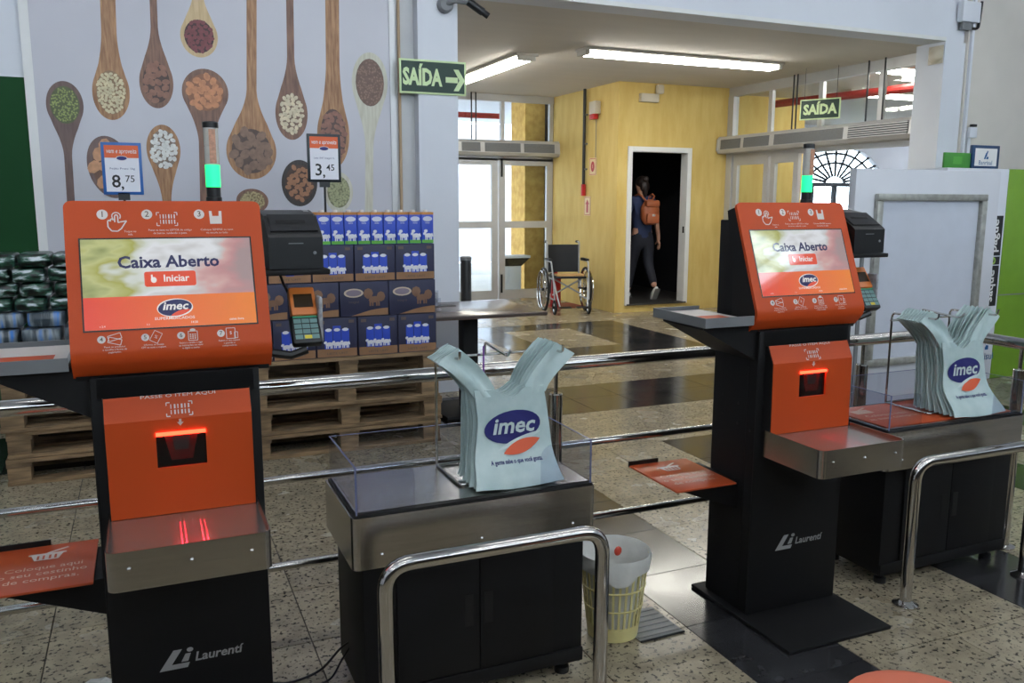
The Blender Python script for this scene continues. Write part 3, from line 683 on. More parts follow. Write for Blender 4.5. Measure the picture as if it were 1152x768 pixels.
    for k in (-1, 1): rrect_line(ig, F, -.139, -.364 + k * .005, .030, .014, .0016, .28 * k)
    icon(); ig = MB()
    rrect_line(ig, F, -.044, -.364, .020, .028, .0014, -.5); text(ig, F, -.044, -.364, '%', .012, rot=-.5); icon(); ig = MB()
    rrect_line(ig, F, .044, -.366, .022, .024, .0016, 0)
    for i in range(3):
        for j in range(3): rect(ig, F, .0365 + i * .0055, .0400 + i * .0055, -.374 + j * .005, -.371 + j * .005)
    elp(ig, F, .044, -.351, .007, .004, 1, 12); icon(); ig = MB()
    rrect_line(ig, F, .137, -.365, .022, .028, .0016, 0); rrect_line(ig, F, .150, -.370, .008, .016, .0014, 0); text(ig, F, .137, -.364, '$', .012); icon()
    for a_, l_ in ((-.140, ('Passe os produtos', 'e escolha a forma de', 'pagamento.')), (-.050, ('Informe se deseja', 'CPF na nota e cupom.')), (.038, ('Insira o cartão e siga', 'as instruções no visor', 'e digite a senha.')), (.132, ('Retire o seu cupom', 'e guarde o', 'comprovante.'))):
        for i, s in enumerate(l_): text(tx, F, a_, -.3835 - .0068 * i, s, .0066)
    nm.build('icon_numbers', M_icnum, panel, 0);  tx.build('instruction_lettering', M_icon, panel, 0)
    # signal tower
    tx_, ty_ = .128, .185
    MB().lathe([(.021, 1.455), (.021, 1.508), (.0185, 1.51), (.0185, 1.536)], 20, (tx_, ty_, 0)).build('signal_base', M_blackp, t)
    MB().lathe([(.0195, 1.536), (.0195, 1.596)], 20, (tx_, ty_, 0)).build('green_signal_lens', M_greenled, t)
    s_ = MB().lathe([(.0192, 1.596), (.0192, 1.644), (.0182, 1.645), (.0192, 1.646), (.0192, 1.694)], 20, (tx_, ty_, 0)).build('clear_signal_lens', M_clearlens, t)
    B(tx_ - .007, tx_ + .010, ty_ - .0205, ty_ - .017, 1.60, 1.69).build('led_strip', M_ledstrip, s_, 0)
    MB().lathe([(.021, 1.694), (.021, 1.708), (.018, 1.711)], 20, (tx_, ty_, 0)).build('signal_cap', M_blackp, t)
    # printer bracket, terminal arm
    B(.225, .415, .05, .27, 1.298, 1.313, .003).build('printer_shelf', M_black, t)
    MB().tube([(.22, .07, 1.09), (.30, .06, 1.075), (.345, .055, 1.09)], .012, 8).build('terminal_arm', M_blackp, t)
    # basket shelves
    up = MB(); up.box(-.44, -.246, -.01, .30, 1.094, 1.104); us = up.build('upper_shelf', mat('shelf_steel', (150, 150, 150), .4, .6, var=.1), t)
    rim = MB(); rim.box(-.445, -.44, -.015, .305, 1.085, 1.118); rim.box(-.44, -.246, -.015, -.01, 1.085, 1.118); rim.box(-.44, -.246, .30, .305, 1.085, 1.118); rim.build('shelf_rim', M_grey, us, 0)
    fu = Frame((-.345, .14, 1.104), v=(0, 1, 0), lift=.0008); rect(MB(), fu, -.085, .09, -.13, .15).build('shelf_sheet', M_icon, us, 0); rect(MB(), fu, -.07, .06, -.12, -.01, 2).build('orange_print', MATS['orange_powder_coat'], us, 0)
    MB().prism([(-.205, .02, 1.094), (-.43, .02, 1.094), (-.43, .02, 1.075), (-.205, .02, .955)], (0, .24, 0)).build('upper_bracket', M_black, t, 0)
    lo = MB(); lo.box(-.49, -.235, .05, .37, .500, .507, .002); ls = lo.build('basket_shelf', mat('orange_shelf_coat', (196, 84, 44), .3, var=.06, vscale=3), t)
    B(-.49, -.36, .37, .376, .500, .522).build('shelf_lip', M_black, ls, 0)
    MB().prism([(-.205, .08, .50), (-.44, .08, .50), (-.44, .08, .488), (-.205, .08, .395)], (0, .24, 0)).build('lower_bracket', M_black, t, 0)
    fs = Frame((-.3625, .21, .507), v=(0, 1, 0), lift=.001); l2 = MB()
    for i, s in enumerate(('Coloque aqui', 'o seu cestinho', 'de compras.')): text(l2, fs, 0, -.008 - .040 * i, s, .036, .004, width=(.19, .215, .18)[i])
    l2.build('shelf_lettering', M_letter, ls, 0)
    bk = MB(); poly(bk, fs, [(-.04, .085), (.04, .085), (.03, .045), (-.03, .045)]); poly(bk, fs, [(-.048, .095), (.048, .095), (.048, .085), (-.048, .085)]); line(bk, fs, [(.0, .095), (.05, .125)], .008); bk.build('basket_icon', M_icon, ls, 0)
    sl = MB()
    for x in (-.022, -.008, .008, .022): rect(sl, fs, x - .003, x + .003, .05, .078, 2)
    sl.build('basket_icon_gaps', MATS['orange_shelf_coat'], ls, 0)
    return t
def barcode(mb, fr, cx, cy, w, h):
    for i in range(6):
        x = cx - w * .34 + i * w * .135; ww = w * (.035, .06, .04, .065, .045, .06)[i]
        rect(mb, fr, x, x + ww, cy + h * .05, cy + h * .36); rect(mb, fr, x, x + ww, cy - h * .36, cy - h * .05)
    lw = w * .04
    for sx in (-1, 1):
        for sy in (-1, 1):
            line(mb, fr, [(cx + sx * w * .5, cy + sy * h * .28), (cx + sx * w * .5, cy + sy * h * .5), (cx + sx * w * .36, cy + sy * h * .5)], lw)
def rrect_line(mb, fr, cx, cy, w, h, lw, rot):
    c, s = math.cos(rot), math.sin(rot); q = [(-w / 2, -h / 2), (w / 2, -h / 2), (w / 2, h / 2), (-w / 2, h / 2), (-w / 2, -h / 2)]
    line(mb, fr, [(cx + x * c - y * s, cy + x * s + y * c) for x, y in q], lw)
def hand(mb, fr, cx, cy, h):
    q = [(-.10, .05), (-.10, .42), (-.02, .50), (.06, .42), (.06, .02), (.16, .06), (.50, .12), (.40, -.02), (.22, -.32), (.02, -.48), (-.28, -.46), (-.46, -.22), (-.46, .10), (-.40, .18), (-.32, .10), (-.32, .20), (-.24, .26), (-.18, .18), (-.10, .22)]
    line(mb, fr, [(cx + x * h, cy + y * h) for x, y in q], h * .07)
    arc = [(cx + (-.02 + .22 * math.cos(a)) * h, cy + (.40 + .22 * math.sin(a)) * h) for a in [math.radians(-40 + 26 * i) for i in range(11)]]
    line(mb, fr, arc, h * .06)
k1 = make_kiosk('orange self-checkout kiosk at left, below the spoon panel, whole screen readable')
k2 = copy_tree(k1, label='orange self-checkout kiosk at right on a visible base plate, glare on its screen')
k2.location = (KX2, KYF, 0)

def make_printer(label):
    t = thing('receipt_printer', label, 'printer', (KX1 + .325, KYF + .06, 1.313), 0, 'receipt printers on the kiosks')
    MB().profx([(0, 0.002), (0, .088), (.01, .096), (.09, .145), (.19, .16), (.20, .15), (.20, 0.002)], -.073, .073).build('body', M_blackp, t, 0)
    MB().profx([(.02, .1025), (.088, .1445), (.088, .149), (.018, .106)], -.064, .064).build('lid', mat('printer_lid', (36, 36, 38), .3, var=.1), t, 0)
    fr = Frame((0, .055, .1285), v=(0, .068, .042), lift=.002); s = MB(); rect(s, fr, -.045, .035, -.008, .006); s.build('paper_slot', M_dark, t, 0)
    b = MB(); b.box(-.02, .02, -.001, 0, .07, .073); b.build('maker_mark', M_grey, t, 0)
    b = MB(); fb = Frame((0, .15, .155), v=(0, 1, .15), lift=.004)
    for i in range(2): rect(b, fb, .045, .060, -.02 + i * .02, -.008 + i * .02)
    b.build('buttons', M_silver, t, 0)
    MB().lathe([(.005, 0), (.004, .002)], 10, (.05, 0, .045), Matrix.Rotation(PI / 2, 3, 'X')).build('power_light', M_grey, t)
    return t
p1 = make_printer('black receipt printer on the left kiosk, in front of the milk cartons')
p2 = copy_tree(p1, label='black receipt printer on the right kiosk, in front of the white framed board'); p2.location.x += KX2 - KX1
def make_terminal(label):
    t = thing('card_terminal', label, 'card reader', (KX1 + .345, KYF + .055, 1.085), 0, 'card terminals on the kiosks')
    fr = Frame((0, 0, 0), v=(0, .58, .815), lift=.001); U, V, Nn = fr.u, fr.w, fr.n
    def slab(x0, x1, b0, b1, n0, n1, bev): 
        m = Matrix((U, V, Nn)).transposed().to_4x4(); return B(x0, x1, b0, b1, n0, n1, bev, m=m)
    slab(-.041, .041, .01, .10, .0, .032, .008).build('keypad_body', M_blackp, t)
    slab(-.036, .036, .095, .185, .004, .040, .006).build('screen_body', mat('orange_terminal_case', (214, 120, 52), .4, var=.05), t)
    f2 = Frame(Nn * .0405, v=V, lift=.001); s = MB(); rect(s, f2, -.026, .026, .118, .160); s.build('terminal_screen', mat('terminal_screen', (58, 44, 30), .2), t, 0)
    f3 = Frame(Nn * .0325, v=V, lift=.001); k = MB(); kg = MB(); M_key = mat('terminal_key', (108, 142, 140), .4)
    for i in range(3):
        for j in range(4): rect(k, f3, -.033 + i * .0225, -.0125 + i * .0225, .022 + j * .0165, .0355 + j * .0165)
    k.build('keys', M_key, t, 0); rect(kg, f3, -.008, .012, .0225, .033, 2); kg.build('confirm_key', mat('yellow_key', (220, 200, 60), .4), t, 0)
    rect(MB(), f3, -.034, .034, .088, .094).build('key_strip', mat('green_key', (60, 150, 110), .4), t, 0)
    MB().box(.036, .048, .01, .06, .02, .15, .006).build('side_cable', mat('cable_grey', (170, 172, 176), .3, var=.4, vscale=60), t)
    MB().tube([(-.02, .10, .13), (-.045, .09, .18), (-.065, .06, .232)], .004, 6).build('cord', M_blackp, t)
    return t
c1 = make_terminal('card reader with orange top beside the left kiosk, in front of milk boxes')
c2 = copy_tree(c1, label='card reader with orange top beside the right kiosk, in front of the white board'); c2.location.x += KX2 - KX1

# ================================================================ BAGGING COUNTERS
def make_counter(label, mat_on):
    t = thing('bagging_counter', label, 'counter', (.862, 2.235, 0), 0, 'bagging counters beside the kiosks')
    D = .36
    body = MB(); body.box(-.352, .352, .012, D - .01, .05, .60, .004); b = body.build('cabinet', M_black, t)
    for x0, x1, hx in ((-.255, -.0015, -.035), (.0015, .245, .028)):
        d = B(x0, x1, .002, .012, .10, .50, .002).build('door', M_black, t)
        B(hx - .014, hx + .014, .0012, .0022, .245, .345).build('handle', M_dark, d, 0)
    B(-.352, .352, .004, .012, .05, .095, .002).build('kick_rail', M_black, t)
    for x in (-.30, .30):
        for y in (.05, D - .06): MB().lathe([(.024, 0), (.024, .02), (.012, .025), (.012, .052)], 12, (x, y, 0)).build('foot', M_blackp, t)
    # steel shell with rounded front corners
    r = .022; X, y0, y1, z0, z1 = .382, -.012, D, .483, .635
    out = [(-X, y1)] + [(-X + r - r * math.cos(a), y0 + r - r * math.sin(a)) for a in [i * PI / 10 for i in range(6)]] + [(X - r + r * math.sin(a), y0 + r - r * math.cos(a)) for a in [i * PI / 10 for i in range(6)]] + [(X, y1)]
    sh = MB(); sh.prism([(x, y, z0) for x, y in out], (0, 0, z1 - z0)); s = sh.build('steel_shell', M_steel, t)
    for x in (-.30, 0, .30): MB().lathe([(.006, 0), (.005, .003), (.002, .005)], 10, (x, y0, .522), Matrix.Rotation(PI / 2, 3, 'X')).build('bolt', M_chrome, s)
    B(-.374, .374, -.003, D - .006, z1, z1 + .006).build('gasket', M_dark, t, 0)
    B(-.366, .366, .014, D - .01, z1 + .006, z1 + .0085).build('worktop', M_steel, t, 0)
    g0, g1 = z1 + .006, .777; q = .366
    B(-q - .0025, -q + .0025, 0.0, D - .01, g0, g1).build('guard_pane', M_acryl, t, 0)
    B(q - .0025, q + .0025, 0.0, D - .01, g0, g1).build('guard_pane', M_acryl, t, 0)
    B(-q + .0026, q - .0026, D - .015, D - .010, g0, g1).build('guard_pane', M_acryl, t, 0)
    def corner(sgn):
        w, R_ = .165, .04; a0 = -q + .0026
        pts = [(a0, g0), (a0 + w, g0)] + [(a0 + w - R_ + R_ * math.cos(i * PI / 10), g1 - R_ + R_ * math.sin(i * PI / 10)) for i in range(6)] + [(a0, g1)]
        return MB().prism([(x * -sgn * -1 if sgn > 0 else -x, 0.0, z) for x, z in pts], (0, .005, 0))
    corner(1).build('guard_pane', M_acryl, t, 0); corner(-1).build('guard_pane', M_acryl, t, 0)
    M_aedge = mat('acrylic_edge', (110, 116, 150), .2)
    e = MB()
    for x in (-q, q): e.box(x - .0027, x + .0027, -.001, .001, g0, g1); e.box(x - .0027, x + .0027, 0, D - .01, g1, g1 + .0012)
    e.box(-q, q, D - .015, D - .010, g1, g1 + .0012); e.build('guard_edge', M_aedge, t, 0)
    if mat_on:
        m = B(-.345, .345, .03, D - .03, z1 + .0086, z1 + .012, .001).build('orange_mat', MATS['orange_shelf_coat'], t)
        fs = Frame((-.05, .16, z1 + .0122), v=(0, 1, 0), lift=.0008); l2 = MB(); rect(l2, fs, -.25, -.16, .06, .11); line(l2, fs, [(-.20, .11), (-.14, .14)], .01)
        for i, s_ in enumerate(('Coloque aqui', 'as suas compras.')): text(l2, fs, -.14, .02 - .045 * i, s_, .04, .003)
        l2.build('mat_lettering', M_letter, m, 0)
    return t
ct1 = make_counter('bagging counter with bare steel top and clear guards between the two kiosks', False)
ct2 = make_counter('bagging counter with an orange mat on top, at far right beside the right kiosk', True); ct2.location = (2.93, 2.325, 0)

# ================================================================ RAILS
def bend(pts, r, n=6):
    P = [Vector(p) for p in pts]; out = [P[0]]
    for a, b, c in zip(P[:-2], P[1:-1], P[2:]):
        u, v = (a - b).normalized(), (c - b).normalized(); s, e = b + u * r, b + v * r
        for i in range(n + 1):
            t = i / n; out.append(s * (1 - t) ** 2 + b * 2 * t * (1 - t) + e * t * t)
    return out + [P[-1]]
def make_loop(label, loc):
    t = thing('guard_loop', label, 'railing', loc, 0, 'hoop rails in front of the bagging counters')
    MB().tube(bend([(0, 0, .004), (0, 0, .555), (.652, 0, .555), (.652, 0, .004)], .075, 8), .0215, 16).build('hoop', M_chrome, t, 60)
    for x in (0, .652): MB().lathe([(.047, 0), (.047, .006), (.030, .014), (.022, .02)], 20, (x, 0, 0)).build('floor_flange', M_chrome, t)
    return t
make_loop('polished steel hoop rail in front of the bare steel bagging counter in the middle', (.530, 2.07, 0))
make_loop('polished steel hoop rail at right edge, in front of the counter with the orange mat', (2.562, 2.187, 0))
RY = 2.775
t = thing('barrier_rail', 'long stainless barrier with three horizontal rails running behind both kiosks', 'railing', (0, RY, 0))
MB().tube(bend([(-5, 0, .907), (3.41, 0, .907), (3.41, -1.6, .907)], .05, 5), .025, 16).build('top_rail', M_chrome, t, 60)
MB().tube([(-5, 0, .595), (2.86, 0, .595)], .014, 10).build('middle_rail', M_chrome, t, 60)
MB().tube([(-5, 0, .295), (2.86, 0, .295)], .014, 10).build('lower_rail', M_chrome, t, 60)
for x, y in ((-3.2, 0), (-1.2, 0), (1.372, .0), (2.87, 0), (3.41, -.345)):
    p = MB().lathe([(.026, 0.0), (.026, .795), (.022, .80)], 16, (x, y, 0)).build('post', M_chrome, t)
    MB().tube([(x, y, .80), (x, y, .89)], .008, 8).build('post_pin', M_chrome, p)
    MB().lathe([(.05, 0), (.05, .006), (.032, .014)], 20, (x, y, 0)).build('floor_flange', M_chrome, p)
# ================================================================ PLASTIC BAGS AND RACKS
M_bag = mat('pale_green_plastic_bag', (196, 214, 212), .42, var=.10, vscale=14, bump=.12, bscale=25, rgb2=(180, 202, 201))
def sheet(mb, fn, nu, nv, th):
    o = len(mb.v)
    for k in (0, 1):
        for j in range(nv + 1):
            for i in range(nu + 1):
                p = Vector(fn(i / nu, j / nv)); p.y += th * k; mb.v.append(p)
    W_ = nu + 1; Q = W_ * (nv + 1)
    for j in range(nv):
        for i in range(nu):
            a = o + j * W_ + i; mb.f.append((a, a + 1, a + 1 + W_, a + W_)); b = a + Q; mb.f.append((b, b + W_, b + 1 + W_, b + 1))
    ring = [j for j in range(W_)] + [j * W_ + nu for j in range(1, nv + 1)] + [nv * W_ + i for i in range(nu - 1, -1, -1)] + [j * W_ for j in range(nv - 1, 0, -1)]
    for a, b in zip(ring, ring[1:] + ring[:1]): mb.f.append((o + a, o + a + Q, o + b + Q, o + b))
    return mb
def bag_mesh(seed, lip, lean, splay=1.0, i=0):
    ph = [seed + .12 * i, 2 + seed + .10 * i, 4 + .3 * i, 1 + .5 * i]; am = min(1, i / 3)
    def front(x, z):
        t = max(0.0, z); y = -lip * math.exp(-(t / .075) ** 2) + lean * t
        return y + am * .006 * math.sin(x * 26 + ph[0] + z * 9) * min(1, t * 8 + .2) + am * .003 * math.sin(z * 34 + ph[1] + x * 12)
    def hwid(z): return .146 - .030 * min(1, z / .20) ** .7
    def fn(u, v):
        x = (u - .5) * 2
        zt = .285 if abs(x) > .42 else .285 - .030 * (1 - (x / .42) ** 2)
        z = zt * v; xx = x * hwid(z) + .006 * math.sin(z * 22 + ph[2]) ; zz = z + .006
        return (xx, front(xx, z), zz + (-.004 * math.cos(x * 3) if v < .05 else 0))
    mb = sheet(MB(), fn, 16, 12, .004)
    for s in (-1, 1):
        def hn(u, v):
            w = .080 - .004 * v; bx = s * (.045 + .036); cx = bx + s * splay * (.030 * v + .085 * v ** 1.4); z = .270 + .150 * v - .02 * v * v
            ang = .55 * v; ox = (u - .5) * w
            x = cx + ox * math.cos(ang); zz = z - s * ox * math.sin(ang) * (1)
            return (x, front(x * .6, .285) + .012 * v + .006 * math.sin(u * 7 + ph[3] + v * 4) + lean * .1 * v, zz)
        sheet(mb, hn, 5, 6, .004)
    return mb, front
def bag_stack(origin, place, n, lip0):
    fr = Frame((0, 0, 0), lift=.0012)
    for i in range(n):
        lip = lip0 * (1 - i / n) ** 1.2 + .01
        mb, front = bag_mesh(int(origin[0] * 10), lip, .10 - .004 * i, 1.0 - .03 * (i % 3), i)
        if i == 0: lab = 'front bag of the plastic bag stack on the %s, logo facing out' % place
        else: lab = '%s plastic bag from the front in the stack on the %s' % (ORD[i], place)
        o = mb.build('plastic_bag', M_bag, None, 50, loc=(origin[0] + .004 * math.sin(i * 2.3), origin[1] + .0155 * i, origin[2]), label=lab, category='plastic bag', group='shopping bags on the ' + place)
        if i == 0:
            dr = lambda v: (v.x, front(v.x, v.z - .006) + v.y - .0006, v.z)
            logo(fr, 0, .168, .188, o, False, 1, M_navy, mat('bag_white_print', (206, 220, 220), .45), M_swoosh, dr)
            tx = MB(); text(tx, fr, 0, .075, 'A gente sabe o que você gosta.', .0165, .025, width=.172, k=1); tx.map(dr); tx.build('slogan_lettering', M_navy, o, 0)
def bag_rack(origin, label):
    t = thing('bag_rack', label, 'bag rack', origin, 0, 'steel wire bag racks on the counters')
    r = .0045
    for s in (-1, 1):
        MB().tube(bend([(s * .17, .20, .005), (s * .17, .20, .392), (s * .17, -.03, .392), (s * .17, -.03, .418)], .02, 4), r, 8).build('prong', M_chrome, t)
    MB().tube(bend([(-.17, .20, .005), (-.17, -.02, .005), (.17, -.02, .005), (.17, .20, .005), (-.17, .20, .005)], .02, 4), r, 8).build('base_wire', M_chrome, t)
    MB().tube([(-.175, .20, .36), (.175, .20, .36)], r, 8).build('cross_bar', M_chrome, t)
    MB().tube(bend([(0, .20, .36), (0, .20, .40), (0, .01, .385), (.0, -.01, .405)], .015, 4), r, 8).build('centre_hook', M_chrome, t)
    return t
CTZ = .6435
bag_rack((1.01, 2.37, CTZ), 'steel wire rack holding plastic bags on the bare steel counter')
bag_stack((1.01, 2.325, CTZ), 'bare steel counter', 9, .055)
bag_rack((3.06, 2.45, CTZ + .0036), 'steel wire rack holding plastic bags on the counter with the orange mat')
bag_stack((3.07, 2.415, CTZ + .0036), 'orange mat counter', 10, .075)
# purple drinking straw like stick upright behind the middle bags
MB().tube([(onY(544, 400, 2.55).x, 2.55, CTZ), (onY(544, 400, 2.55).x, 2.55, 1.035)], .0035, 8).build('purple_stick', mat('purple_plastic', (140, 90, 170), .4), None, 35, label='thin upright purple stick behind the plastic bags on the bare steel counter', category='stick')

# ================================================================ WASTE BASKET, CABLES, FLOOR PLATE
t = thing('waste_basket', 'cream slatted plastic waste basket with a white liner beside the middle counter', 'waste bin', (1.44, 2.44, 0))
M_cream = mat('cream_plastic', (228, 216, 150), .45, var=.12, vscale=5); M_liner = mat('white_liner_film', (222, 222, 216), .35, var=.12, vscale=18, bump=.3, bscale=20)
def br(z): return .088 + .034 * z / .30
MB().lathe([(.080, .002), (br(.0), .004), (br(.055), .055), (br(.055) - .004, .055), (br(0) - .006, .010), (.01, .010)], 32).build('base', M_cream, t)
for i in range(30):
    a = 2 * PI * i / 30; c, s = math.cos(a), math.sin(a); tan = Vector((-s, c, 0)); b = MB(); q = []
    for z in (.052, .27):
        for rr in (br(z) - .003, br(z)):
            for w in (-.0042, .0042): q.append(Vector((c * rr, s * rr, z)) + tan * w)
    b.add(q, [(0, 1, 3, 2), (4, 6, 7, 5), (0, 4, 5, 1), (2, 3, 7, 6), (0, 2, 6, 4), (1, 5, 7, 3)]); b.build('slat', M_cream, t, 0)
for z in (.12, .19): MB().tube([(br(z) * math.cos(2 * PI * i / 32), br(z) * math.sin(2 * PI * i / 32), z) for i in range(32)], .0035, 6, True).build('ring', M_cream, t)
MB().lathe([(br(.265) - .004, .262), (br(.27), .262), (br(.30) + .004, .30), (br(.30) - .004, .30)], 32, cap=False).build('rim', M_cream, t)
R_ = random.Random(4); ln = MB(); prof = [(.068, .02), (.082, .10), (.098, .22), (br(.3) - .006, .298), (br(.3) + .004, .310), (br(.3) + .008, .298), (br(.26) + .007, .255)]; n = 40; o = len(ln.v)
for k, (r, z) in enumerate(prof):
    for i in range(n):
        a = 2 * PI * i / n; dz = -.035 * max(0, math.sin(a * 3 + 1)) if k == len(prof) - 1 else 0
        ln.v.append(Vector(((r + R_.uniform(-.002, .002)) * math.cos(a), (r + R_.uniform(-.002, .002)) * math.sin(a), z + dz)))
for k in range(len(prof) - 1):
    for i in range(n): ln.f.append((k * n + i, k * n + (i + 1) % n, (k + 1) * n + (i + 1) % n, (k + 1) * n + i))
ln.build('liner', M_liner, t, 60)
rp = MB(); rp.ell((.06, .075, .262), (.016, .006, .018), 8, 5); rp.build('red_wrapper', mat('red_wrapper', (205, 70, 50), .5), None, 40, label='small red wrapper inside the cream waste basket', category='wrapper', loc=(1.44, 2.44, 0))
def cable(label, pts, r=.004, m=M_blackp):
    P = [Vector(p) for p in pts]; out = []
    for i in range(len(P) - 1):
        a, b, c, d = P[max(i - 1, 0)], P[i], P[i + 1], P[min(i + 2, len(P) - 1)]
        for k in range(8):
            u = k / 8; out.append(.5 * ((2 * b) + (c - a) * u + (2 * a - 5 * b + 4 * c - d) * u * u + (3 * b - a - 3 * c + d) * u ** 3))
    out.append(P[-1]); MB().tube(out, r, 6).build('power_cable', m, None, 60, label=label, category='cable')
cable('black power cable looping over the floor between left kiosk and middle counter', [(.52, 2.45, .16), (.49, 2.50, .11), (.44, 2.56, .02), (.36, 2.55, .005), (.30, 2.56, .005), (.255, 2.62, .005)])
cable('second thin black cable beside the first, leaving the side of the middle counter', [(.52, 2.45, .15), (.49, 2.47, .09), (.455, 2.50, .015), (.38, 2.50, .0045), (.31, 2.52, .0045), (.255, 2.60, .0045)], .0035)
t = thing('floor_plate', 'small ribbed grey metal plate on the floor right of the waste basket', 'floor plate', (1.58, 2.44, 0), .02)
B(-.09, .09, -.10, .10, .0003, .004, .001).build('plate', mat('dull_grey_metal', (150, 150, 148), .5, .3, var=.1), t)
for i in range(6): B(-.085, .085, -.085 + i * .032, -.073 + i * .032, .004, .007, .001).build('rib', MATS['dull_grey_metal'], t)
MB().tube([(-.09, -.105, .004), (.09, -.105, .004)], .004, 6).build('edge_strip', M_blackp, t)

# ================================================================ PALLETS
M_wood = mat('pallet_wood', (150, 124, 92), .8, var=.35, vscale=5, bump=.2, bscale=40, stretch=(1.2, 8, 8), rgb2=(104, 86, 64), randobj=.2)
def make_pallet(label, loc, group):
    t = thing('wooden_pallet', label, 'pallet', loc, 0, group); L, D = 1.16, .80
    for j in range(6): B(0, L, j * .14, j * .14 + .10, .122, .144, .002).build('deck_board', M_wood, t, 0)
    for x in (0, L / 2 - .06, L - .12): B(x, x + .12, 0, D, .100, .1215).build('stringer_board', M_wood, t, 0)
    for x in (0.003, L / 2 - .055, L - .115):
        for y in (.004, D / 2 - .06, D - .13): B(x, x + .11, y, y + .12, .022, .0995, .002).build('block', M_wood, t, 0)
    for j in (0, D / 2 - .05, D - .10): B(0, L, j, j + .10, 0.001, .0215, .002).build('bottom_board', M_wood, t, 0)
    return t
pa = make_pallet('wooden pallet at the bottom of the stack under the milk boxes', (.50, 4.985, 0), 'pallets under the milk boxes')
PN = ['bottom', 'second from the floor', 'third from the floor', 'topmost']
for i in range(1, 4):
    q = copy_tree(pa, label='wooden pallet, %s in the stack under the milk boxes' % PN[i]); q.location = (.50 + (.012, -.008, .006)[i - 1], 4.985 + (.01, -.006, 0)[i - 1], .1455 * i)
for i in range(4):
    q = copy_tree(pa, label='wooden pallet, %s in the stack under the dark wrapped packs' % PN[i], group='pallets under the dark packs'); q.location = (-.735 + (0, .01, -.01, .004)[i], 5.03 + (0, .008, -.004, .005)[i], .1455 * i)

# ================================================================ MILK BOXES AND CARTONS
M_box = mat('navy_box_print', (42, 44, 72), .55, var=.10, vscale=6); M_card = mat('cardboard', (150, 112, 80), .7, var=.15, vscale=8)
M_blue = mat('milk_blue_print', (46, 76, 190), .45, var=.08, vscale=9); M_cow = mat('cow_white_print', (222, 222, 228), .5); M_cowb = mat('cow_brown_print', (132, 98, 76), .6, var=.1)
M_lblue = mat('light_label_print', (205, 208, 225), .5); M_grass = mat('grass_print', (92, 170, 62), .5, var=.1, vscale=30); M_gold = mat('gold_print', (190, 128, 66), .6, var=.15, vscale=30)
M_cap = mat('carton_cap', (232, 226, 220), .4)
def cow(mb, fr, cx, cy, w, k):
    elp(mb, fr, cx, cy, w * .42, w * .24, k, 10, .1); elp(mb, fr, cx - w * .42, cy + w * .22, w * .20, w * .15, k, 8, .6); elp(mb, fr, cx + w * .44, cy + w * .05, w * .10, w * .22, k, 8, .3)
    for dx in (-.30, -.12, .18, .34): rect(mb, fr, cx + w * (dx - .06), cx + w * (dx + .06), cy - w * .48, cy - w * .1, k)
    return mb
STY = 5.0; PZ = .1455 * 4 - .0015
def make_box(kind, w, h):
    t = thing('milk_box', 'x', 'box', (0, 0, 0), 0, 'cardboard boxes of milk on the pallets'); D = .38
    B(-w / 2, w / 2, 0, D, 0, h, .004).build('carton_case', M_box, t)
    f = Frame((0, 0, 0), lift=.0008)
    if kind == 0:
        a = MB(); rect(a, f, -w / 2 + .004, w / 2 - .004, .004, h * .22); a.build('cardboard_band', M_card, t, 0)
        for i in (-1, 0, 1):
            cp = rect(MB(), f, i * .050 - .0235, i * .050 + .0235, h * .22 if i else h * .20, h * .80 - (.02 if i else 0), 2).build('carton_picture', M_blue, t, 0)
            cow(MB(), f, i * .048, h * .34, .052, 3 + .1 * i).build('cow_picture', M_cow, cp, 0); elp(MB(), f, i * .050, h * .70, .019, .010, 3, 10).build('brand_oval', M_cow, cp, 0)
        g = MB()
        for x in (-w * .36, w * .36): rect(MB(), f, x - .016, x + .016, h * .86, h * .94).build('print_mark', mat('faded_print', (92, 78, 72), .6), t, 0)
        text(g, f, 0, h * .10, 'LEITE UHT', .018, k=2, width=w * .5); g.build('box_lettering', mat('faded_print', (92, 78, 72), .6), t, 0)
    else:
        a = MB(); e = [(-w * .28, .004), (w / 2 - .004, .004), (w / 2 - .004, h * .22)] + [(w * (.5 - .72 * i / 6) - .004, h * (.22 - .20 * (i / 6) ** 2)) for i in range(1, 6)]; poly(a, f, e); a.build('cardboard_band', M_card, t, 0)
        c = MB(); cow(c, f, w * .20, h * .48, w * .28, 2); elp(c, f, w * .08, h * .66, w * .10, h * .15, 2, 8); elp(c, f, w * .34, h * .56, w * .09, h * .15, 2, 8); c.build('cow_picture', M_cowb, t, 0)
        g = MB(); elp(g, f, -w * .22, h * .68, w * .20, h * .13, 2, 16); g.build('brand_oval', mat('cream_print', (200, 182, 160), .6), t, 0)
        g = MB(); elp(g, f, -w * .22, h * .68, w * .16, h * .09, 3, 16); g.build('brand_oval_fill', mat('grey_violet_print', (128, 116, 130), .6), t, 0)
        g = MB(); text(g, f, -w * .22, h * .42, 'Integral', .02, k=2); g.build('box_lettering', MATS['faded_print'], t, 0)
    return t
rows = [(0, .248, .238, 1.645, 5), (1, .298, .209, 1.642, 4), (0, .250, .218, 1.640, 5)]
z = PZ; xr_top = 1.635; names = ['bottom', 'middle', 'top']
for ri, (kind, w, h, xr, n) in enumerate(rows):
    pr = None
    for i in range(n):
        lab = '%s navy milk box from the right, %s row, %s' % (ORD[i], names[ri], 'brown cow print' if kind else 'blue carton print')
        b = make_box(kind, w - .004, h - .002) if pr is None else copy_tree(pr)
        if pr is None: pr = b
        b['label'] = lab; b.location = (xr - w * (i + .5), STY + (.004, 0, .006, .002, .003)[i] + ri * .003, z)
    z += h
